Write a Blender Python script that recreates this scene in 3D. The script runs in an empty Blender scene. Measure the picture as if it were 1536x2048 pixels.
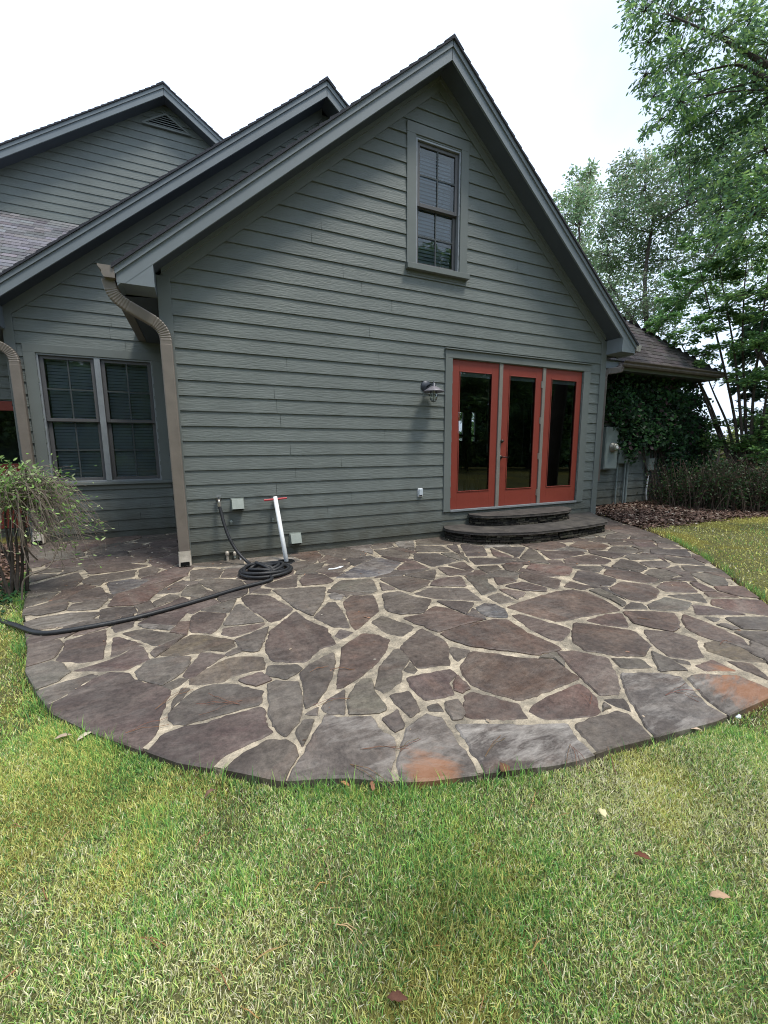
import bpy, math, random
import numpy as np
from mathutils import Vector, Matrix, noise
R=math.radians
random.seed(7); rng=np.random.default_rng(11)
sc=bpy.context.scene; col=sc.collection
# ---------------------------------------------------------------- camera, sky, sun, exposure
F_PX=812.87; CY,CP,CR=.4201,-.15,-.006; CAM=np.array([.1599,-4.8162,1.2199])
def cam_axes():
    f=np.array([math.sin(CY)*math.cos(CP),math.cos(CY)*math.cos(CP),math.sin(CP)])
    r=np.array([math.cos(CY),-math.sin(CY),0]); u=np.cross(r,f)
    return r*math.cos(CR)+u*math.sin(CR), -r*math.sin(CR)+u*math.cos(CR), f
AX=cam_axes()
cd=bpy.data.cameras.new('camera'); cam=bpy.data.objects.new('camera',cd); col.objects.link(cam)
cam.matrix_world=Matrix([[AX[0][i],AX[1][i],-AX[2][i],CAM[i]] for i in range(3)]+[[0,0,0,1]])
cd.sensor_fit='HORIZONTAL'; cd.sensor_width=36; cd.lens=36*F_PX/1536; cd.clip_start=.05; cd.clip_end=2000
sc.camera=cam
def ray(px,py):
    return AX[2]+AX[0]*(px-768)/F_PX-AX[1]*(py-1024)/F_PX
def at(px,py,axis,val):      # point of the place seen at that spot, on the plane axis=val
    d=ray(px,py); a='xyz'.index(axis); t=(val-CAM[a])/d[a]; return CAM+t*d
def far(px,py,dist):         # the same at a horizontal distance
    d=ray(px,py); return CAM+d*dist/math.hypot(d[0],d[1])
SUN_EL,SUN_AZ=R(67),math.atan2(-.8,.6)
w=bpy.data.worlds.new('World'); sc.world=w; w.use_nodes=True
nt=w.node_tree; nt.nodes.clear()
def N(nt,t,**k):
    n=nt.nodes.new(t)
    for a,b in k.items(): setattr(n,a,b)
    return n
sky=N(nt,'ShaderNodeTexSky',sky_type='NISHITA'); sky.sun_disc=False; sky.sun_elevation=SUN_EL; sky.sun_rotation=math.pi/2-SUN_AZ
sky.dust_density=3; sky.air_density=1.2
tc=N(nt,'ShaderNodeTexCoord'); ns=N(nt,'ShaderNodeTexNoise'); ns.inputs['Scale'].default_value=1.6; ns.inputs['Detail'].default_value=6
rm=N(nt,'ShaderNodeValToRGB'); rm.color_ramp.elements[0].position=.33; rm.color_ramp.elements[0].color=(.66,.66,.66,1); rm.color_ramp.elements[1].position=.55; rm.color_ramp.elements[1].color=(1,1,1,1)
mx=N(nt,'ShaderNodeMixRGB'); mx.inputs[2].default_value=(8.3,9.8,12.0,1)
bg=N(nt,'ShaderNodeBackground'); bg.inputs[1].default_value=.142; wo=N(nt,'ShaderNodeOutputWorld')
L=nt.links.new
L(tc.outputs['Generated'],ns.inputs['Vector']); L(ns.outputs['Fac'],rm.inputs[0]); L(rm.outputs[0],mx.inputs[0]); L(sky.outputs[0],mx.inputs[1]); L(mx.outputs[0],bg.inputs[0]); L(bg.outputs[0],wo.inputs[0])
sl=bpy.data.lights.new('sun','SUN'); so=bpy.data.objects.new('sun',sl); col.objects.link(so)
sl.energy=3.4; sl.angle=R(13); sl.color=(1,.94,.83)
sd=Vector((math.cos(SUN_EL)*math.cos(SUN_AZ),math.cos(SUN_EL)*math.sin(SUN_AZ),math.sin(SUN_EL)))
so.rotation_euler=sd.to_track_quat('Z','Y').to_euler(); so.location=(8,-8,20)
sc.view_settings.view_transform='Standard'; sc.view_settings.look='None'; sc.view_settings.exposure=0.0; sc.view_settings.gamma=1
sc.render.engine='CYCLES'; sc.cycles.max_bounces=8; sc.cycles.transparent_max_bounces=16; sc.cycles.use_denoising=True; sc.cycles.denoising_prefilter='NONE'; sc.cycles.pixel_filter_type='BLACKMAN_HARRIS'; sc.cycles.filter_width=1.05
sc.cycles.sample_clamp_indirect=6

# ---------------------------------------------------------------- helpers
def tag(o,label=None,cat=None,group=None,kind=None):
    if label:o['label']=label
    if cat:o['category']=cat
    if group:o['group']=group
    if kind:o['kind']=kind
    return o
def thing(name,label,cat,loc=(0,0,0),group=None):
    o=bpy.data.objects.new(name,None); col.objects.link(o); o.location=loc; o.empty_display_size=.1
    return tag(o,label,cat,group)
class MB:
    def __init__(s): s.v=[]; s.f=[]; s.c=[]
    def face(s,pts,c=None):
        n=len(s.v); s.v+= [tuple(map(float,p)) for p in pts]; s.f.append(tuple(range(n,n+len(pts)))); s.c.append(c)
    def mesh(s,V,F,c=None):
        n=len(s.v); s.v+=[tuple(map(float,p)) for p in V]
        for f in F: s.f.append(tuple(i+n for i in f)); s.c.append(c)
    def box(s,x0,x1,y0,y1,z0,z1,c=None):
        V=[(x,y,z) for x in(x0,x1) for y in(y0,y1) for z in(z0,z1)]
        s.mesh(V,[(0,1,3,2),(4,6,7,5),(0,4,5,1),(2,3,7,6),(0,2,6,4),(1,5,7,3)],c)
    def prism(s,poly,y0,y1,c=None,ax='y'):     # polygon in the two other axes, extruded along ax
        n=len(poly)
        def P(a,b,t): return {'y':(a,t,b),'x':(t,a,b),'z':(a,b,t)}[ax]
        V=[P(a,b,y0) for a,b in poly]+[P(a,b,y1) for a,b in poly]
        s.mesh(V,[tuple(range(n)),tuple(range(2*n-1,n-1,-1))]+[(i,(i+1)%n,n+(i+1)%n,n+i) for i in range(n)],c)
    def tube(s,path,r,seg=8,c=None,cap=True,prof=None):
        path=[Vector(p) for p in path]; n=len(path)
        rs=r if hasattr(r,'__len__') else [r]*n
        up=None; V=[]
        for i,p in enumerate(path):
            d=(path[min(i+1,n-1)]-path[max(i-1,0)])
            if d.length<1e-9: d=Vector((0,0,1))
            d.normalize()
            if up is None: up=Vector((0,0,1)) if abs(d.z)<.9 else Vector((0,1,0))
            a=d.cross(up)
            if a.length<1e-6: a=d.orthogonal()
            a.normalize(); b=a.cross(d); up=b
            if prof is None:
                for k in range(seg):
                    t=2*math.pi*k/seg; V.append(p+(a*math.cos(t)+b*math.sin(t))*rs[i])
            else:
                for (u,v) in prof: V.append(p+a*u*rs[i]+b*v*rs[i])
        m=len(prof) if prof else seg
        Fc=[(i*m+k,i*m+(k+1)%m,(i+1)*m+(k+1)%m,(i+1)*m+k) for i in range(n-1) for k in range(m)]
        if cap: Fc+=[tuple(range(m-1,-1,-1)),tuple(range((n-1)*m,n*m))]
        s.mesh(V,Fc,c)
    def lathe(s,prof,center=(0,0,0),seg=24,axis='z',c=None):
        V=[];cx,cy,cz=center
        for r,h in prof:
            for k in range(seg):
                t=2*math.pi*k/seg; a,b=r*math.cos(t),r*math.sin(t)
                V.append((cx+a,cy+b,cz+h) if axis=='z' else (cx+a,cy+h,cz+b))
        n=len(prof)
        s.mesh(V,[(i*seg+k,i*seg+(k+1)%seg,(i+1)*seg+(k+1)%seg,(i+1)*seg+k) for i in range(n-1) for k in range(seg)],c)
    def build(s,name,mat,parent=None,smooth=False,bevel=0,loc=None):
        me=bpy.data.meshes.new(name); me.from_pydata(s.v,[],s.f); me.materials.append(mat)
        if any(c is not None for c in s.c):
            at_=me.color_attributes.new('Col','FLOAT_COLOR','CORNER'); buf=[]
            for f,c in zip(s.f,s.c):
                c=c or (1,1,1); buf+=[c[0],c[1],c[2],1]*len(f)
            at_.data.foreach_set('color',buf)
        if smooth: me.polygons.foreach_set('use_smooth',[True]*len(me.polygons))
        me.update()
        return link(name,me,parent,bevel)
def link(name,me,parent=None,bevel=0):
    o=bpy.data.objects.new(name,me); col.objects.link(o)
    if parent is not None:
        o.parent=parent; l=Vector(parent.location); q=parent.parent
        while q is not None: l+=Vector(q.location); q=q.parent
        o.matrix_parent_inverse=Matrix.Identity(4); o.location=(0,0,0)
        me.transform(Matrix.Translation(-l))
    if bevel:
        m=o.modifiers.new('bevel','BEVEL'); m.width=bevel; m.segments=2; m.limit_method='ANGLE'; m.angle_limit=R(40)
    return o
def fastmesh(name,V,loopv,starts,mat,colors=None,parent=None):   # numpy arrays; colors per vertex
    me=bpy.data.meshes.new(name); me.vertices.add(len(V)); me.vertices.foreach_set('co',np.asarray(V,dtype=np.float32).ravel())
    me.loops.add(len(loopv)); me.loops.foreach_set('vertex_index',np.asarray(loopv,dtype=np.int32))
    me.polygons.add(len(starts)); me.polygons.foreach_set('loop_start',np.asarray(starts,dtype=np.int32))
    me.update(calc_edges=True)
    if colors is not None:
        a=me.color_attributes.new('Col','FLOAT_COLOR','POINT')
        c=np.ones((len(V),4),dtype=np.float32); c[:,:3]=colors; a.data.foreach_set('color',c.ravel())
    me.materials.append(mat)
    return link(name,me,parent)
def vnoise(x,y,s=1.0,seed=0):                                     # numpy value noise 0..1
    x=np.asarray(x)*s+seed*17.3; y=np.asarray(y)*s+seed*9.1
    xi=np.floor(x).astype(np.int64); yi=np.floor(y).astype(np.int64); fx=x-xi; fy=y-yi
    fx=fx*fx*(3-2*fx); fy=fy*fy*(3-2*fy)
    def h(a,b):
        n=(a*374761393+b*668265263+seed*1442695)&0x7fffffff; n=((n^(n>>13))*1274126177)&0x7fffffff; return ((n^(n>>16))&0xffff)/65535.
    return (h(xi,yi)*(1-fx)+h(xi+1,yi)*fx)*(1-fy)+(h(xi,yi+1)*(1-fx)+h(xi+1,yi+1)*fx)*fy
def fbm(x,y,s,seed=0): return vnoise(x,y,s,seed)*.55+vnoise(x,y,s*2.3,seed+1)*.3+vnoise(x,y,s*5,seed+2)*.15

# ---------------------------------------------------------------- materials
def mat(name,base=(.5,.5,.5),rough=.6,spec=.5,metal=0,attr=False,vary=0,vs=3.,vary2=None,bump=0,bs=60.,bvec=(1,1,1),translucent=0,stain=None,stain_s=2.,stain_t=(.5,.7),bdist=.01):
    m=bpy.data.materials.new(name); m.use_nodes=True; nt=m.node_tree; b=nt.nodes['Principled BSDF']; L=nt.links.new
    b.inputs['Roughness'].default_value=rough; b.inputs['Specular IOR Level'].default_value=spec; b.inputs['Metallic'].default_value=metal
    tc=N(nt,'ShaderNodeTexCoord')
    if attr:
        a=N(nt,'ShaderNodeAttribute',attribute_name='Col'); cur=a.outputs['Color']
        if base!=(.5,.5,.5):
            mm=N(nt,'ShaderNodeMixRGB',blend_type='MULTIPLY'); mm.inputs[0].default_value=1; mm.inputs[2].default_value=(*base,1); L(cur,mm.inputs[1]); cur=mm.outputs[0]
    else:
        c=N(nt,'ShaderNodeRGB'); c.outputs[0].default_value=(*base,1); cur=c.outputs[0]
    if vary:
        n=N(nt,'ShaderNodeTexNoise'); n.inputs['Scale'].default_value=vs; n.inputs['Detail'].default_value=8; n.inputs['Roughness'].default_value=.65
        L(tc.outputs['Object'],n.inputs['Vector'])
        mr=N(nt,'ShaderNodeMapRange'); mr.inputs[1].default_value=.3; mr.inputs[2].default_value=.7; mr.inputs[3].default_value=1-vary; mr.inputs[4].default_value=1+vary
        L(n.outputs['Fac'],mr.inputs[0]); mm=N(nt,'ShaderNodeVectorMath',operation='SCALE'); L(cur,mm.inputs[0]); L(mr.outputs[0],mm.inputs['Scale']); cur=mm.outputs[0]
    if stain:
        n=N(nt,'ShaderNodeTexNoise'); n.inputs['Scale'].default_value=stain_s; n.inputs['Detail'].default_value=10; n.inputs['Roughness'].default_value=.7
        L(tc.outputs['Object'],n.inputs['Vector']); rp=N(nt,'ShaderNodeMapRange'); rp.inputs[1].default_value=stain_t[0]; rp.inputs[2].default_value=stain_t[1]
        L(n.outputs['Fac'],rp.inputs[0]); mm=N(nt,'ShaderNodeMixRGB'); mm.inputs[2].default_value=(*stain,1); L(rp.outputs[0],mm.inputs[0]); L(cur,mm.inputs[1]); cur=mm.outputs[0]
    L(cur,b.inputs['Base Color'])
    if bump:
        mp=N(nt,'ShaderNodeMapping'); mp.inputs['Scale'].default_value=bvec; n=N(nt,'ShaderNodeTexNoise'); n.inputs['Scale'].default_value=bs; n.inputs['Detail'].default_value=5
        L(tc.outputs['Object'],mp.inputs[0]); L(mp.outputs[0],n.inputs['Vector'])
        bn=N(nt,'ShaderNodeBump'); bn.inputs['Strength'].default_value=bump; bn.inputs['Distance'].default_value=bdist; L(n.outputs['Fac'],bn.inputs['Height']); L(bn.outputs[0],b.inputs['Normal'])
    if translucent:
        tr=N(nt,'ShaderNodeBsdfTranslucent'); L(cur,tr.inputs[0]); ms=N(nt,'ShaderNodeMixShader'); ms.inputs[0].default_value=translucent
        out=nt.nodes['Material Output']; L(b.outputs[0],ms.inputs[1]); L(tr.outputs[0],ms.inputs[2]); L(ms.outputs[0],out.inputs[0])
    return m
def glassmat(name,tint=.55,ior=1.5):
    m=bpy.data.materials.new(name); m.use_nodes=True; nt=m.node_tree; nt.nodes.clear(); L=nt.links.new
    fr=N(nt,'ShaderNodeFresnel'); fr.inputs[0].default_value=ior; g=N(nt,'ShaderNodeBsdfGlossy'); g.inputs['Roughness'].default_value=.0; g.inputs[0].default_value=(.95,1,1,1)
    t=N(nt,'ShaderNodeBsdfTransparent'); t.inputs[0].default_value=(tint*.95,tint,tint,1); ms=N(nt,'ShaderNodeMixShader'); o=N(nt,'ShaderNodeOutputMaterial')
    ml=N(nt,'ShaderNodeMath',operation='MULTIPLY'); ml.inputs[1].default_value=1.5; L(fr.outputs[0],ml.inputs[0])
    tc=N(nt,'ShaderNodeTexCoord'); n=N(nt,'ShaderNodeTexNoise'); n.inputs['Scale'].default_value=3; L(tc.outputs['Object'],n.inputs['Vector'])
    bn=N(nt,'ShaderNodeBump'); bn.inputs['Strength'].default_value=.03; bn.inputs['Distance'].default_value=.01; L(n.outputs['Fac'],bn.inputs['Height']); L(bn.outputs[0],g.inputs['Normal'])
    L(ml.outputs[0],ms.inputs[0]); L(t.outputs[0],ms.inputs[1]); L(g.outputs[0],ms.inputs[2]); L(ms.outputs[0],o.inputs[0]); return m
SIDE=(.143,.162,.156)
M={}
M['siding']=mat('siding_paint',SIDE,.55,.35,vary=.13,vs=1.7,bump=.9,bs=16,bvec=(.6,1,5),bdist=.006)
def splash(m,top=.7,c=(.065,.062,.045),amt=.75):
    nt=m.node_tree; b=nt.nodes['Principled BSDF']; L=nt.links.new; src=b.inputs['Base Color'].links[0].from_socket
    g=N(nt,'ShaderNodeNewGeometry'); sp=N(nt,'ShaderNodeSeparateXYZ'); L(g.outputs['Position'],sp.inputs[0]); n=N(nt,'ShaderNodeTexNoise'); n.inputs['Scale'].default_value=5; n.inputs['Detail'].default_value=9; L(g.outputs['Position'],n.inputs['Vector'])
    a=N(nt,'ShaderNodeMath',operation='MULTIPLY_ADD'); a.inputs[1].default_value=-.9; L(n.outputs['Fac'],a.inputs[0]); L(sp.outputs['Z'],a.inputs[2])
    r=N(nt,'ShaderNodeMapRange'); r.inputs[1].default_value=-.45; r.inputs[2].default_value=top-.45; r.inputs[3].default_value=amt; r.inputs[4].default_value=0; L(a.outputs[0],r.inputs[0])
    mm=N(nt,'ShaderNodeMixRGB'); mm.inputs[2].default_value=(*c,1); L(r.outputs[0],mm.inputs[0]); L(src,mm.inputs[1]); L(mm.outputs[0],b.inputs['Base Color'])
splash(M['siding'])
M['trim']=mat('trim_paint',(.144,.161,.156),.5,.35,vary=.08,vs=2.5,bump=.15,bs=50,bvec=(1,1,3),bdist=.002)
M['rake']=mat('rake_paint_lit',(.175,.202,.222),.5,.35,vary=.08,vs=2,bump=.35,bs=220,bdist=.002)  # same paint as the wall; the stronger light here is in the colour
M['soffit']=mat('soffit_paint_shaded',(.075,.090,.112),.6,.3,vary=.1,vs=2)  # darkened so the colour itself carries the eave shadow
M['found']=mat('foundation_concrete',(.10,.105,.09),.9,.2,vary=.3,vs=9,bump=.6,bs=40)
M['brownmetal']=mat('weathered_bronze_metal',(.195,.168,.145),.45,.5,metal=.15,vary=.14,vs=6,bump=.08,bs=30)
M['gutterdark']=mat('dull_brown_gutter',(.13,.105,.095),.55,.4,metal=.1,vary=.25,vs=9)
M['palemetal']=mat('pale_galvanised',(.5,.45,.38),.45,.5,metal=.3,vary=.25,vs=14)
M['red']=mat('red_door_paint',(.225,.042,.029),.42,.45,vary=.07,vs=3,bump=.06,bs=60,bvec=(1,1,.3))
M['white']=mat('white_plastic',(.78,.80,.82),.35,.5,vary=.05,vs=9)
M['tee']=mat('red_plastic',(.40,.035,.045),.4,.5,vary=.1,vs=20)
M['black']=mat('black_rubber',(.018,.019,.022),.5,.45,vary=.3,vs=30,bump=.15,bs=160,stain=(.09,.085,.08),stain_s=14,stain_t=(.58,.8))
M['dark']=mat('painted_hole_shade',(.01,.01,.01),.9,.1)  # near-black colour standing in for shade inside holes and slots
M['room']=mat('dim_room_wall',(.20,.22,.21),.9,.1,vary=.3,vs=1.5)
M['floorwood']=mat('room_floor',(.12,.07,.04),.3,.4,vary=.2,vs=4)
M['frame']=mat('dark_window_frame',(.085,.085,.09),.5,.4,vary=.1,vs=6)
M['framelight']=mat('pale_aluminium_edge',(.24,.26,.28),.45,.5,metal=.2,vary=.15,vs=8)
M['muntin']=mat('grey_muntin',(.045,.055,.058),.5,.4)
M['blind']=mat('green_grey_blind',(.46,.53,.62),.6,.3,vary=.08,vs=5)
M['glass']=glassmat('window_glass',.9); M['doorglass']=glassmat('door_glass',.5)
M['lampmetal']=mat('blue_black_lamp_metal',(.045,.052,.065),.45,.5,metal=.4,vary=.2,vs=30)
M['shademetal']=mat('aged_lamp_shade',(.22,.21,.24),.45,.5,metal=.5,vary=.3,vs=30)
M['globe']=glassmat('lamp_globe_glass',.9,1.3)
M['brass']=mat('aged_bronze_hardware',(.05,.042,.036),.35,.5,metal=.8,vary=.2,vs=50)
M['hinge']=mat('satin_hinge',(.45,.42,.38),.35,.5,metal=.8)
M['greybox']=mat('painted_grey_box',(.21,.25,.25),.5,.4,vary=.12,vs=7)
M['ventgrey']=mat('pale_vent_plastic',(.235,.265,.245),.5,.4,vary=.12,vs=20)
M['shingle']=mat('asphalt_shingle',(.5,.5,.5),.95,.15,attr=True,vary=.35,vs=60,bump=.7,bs=220,bdist=.004)
M['leaf']=mat('leaf',(.5,.5,.5),.5,.35,attr=True,translucent=.45)
M['bark']=mat('bark',(.085,.07,.06),.9,.2,vary=.4,vs=12,bump=.9,bs=30,bvec=(1,1,.2),bdist=.02)
M['twig']=mat('grey_twig',(.17,.14,.115),.8,.2,vary=.35,vs=9)
M['grass']=mat('grass_blade',(.5,.5,.5),.55,.3,attr=True,translucent=.25)
M['dead']=mat('dead_leaf',(.5,.5,.5),.8,.2,attr=True,vary=.2,vs=60)
M['riser']=mat('mossy_riser_stone',(.5,.5,.5),.95,.15,attr=True,vary=.5,vs=22,bump=.9,bs=60,bdist=.01,stain=(.035,.05,.02),stain_s=7,stain_t=(.6,.75))
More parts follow.
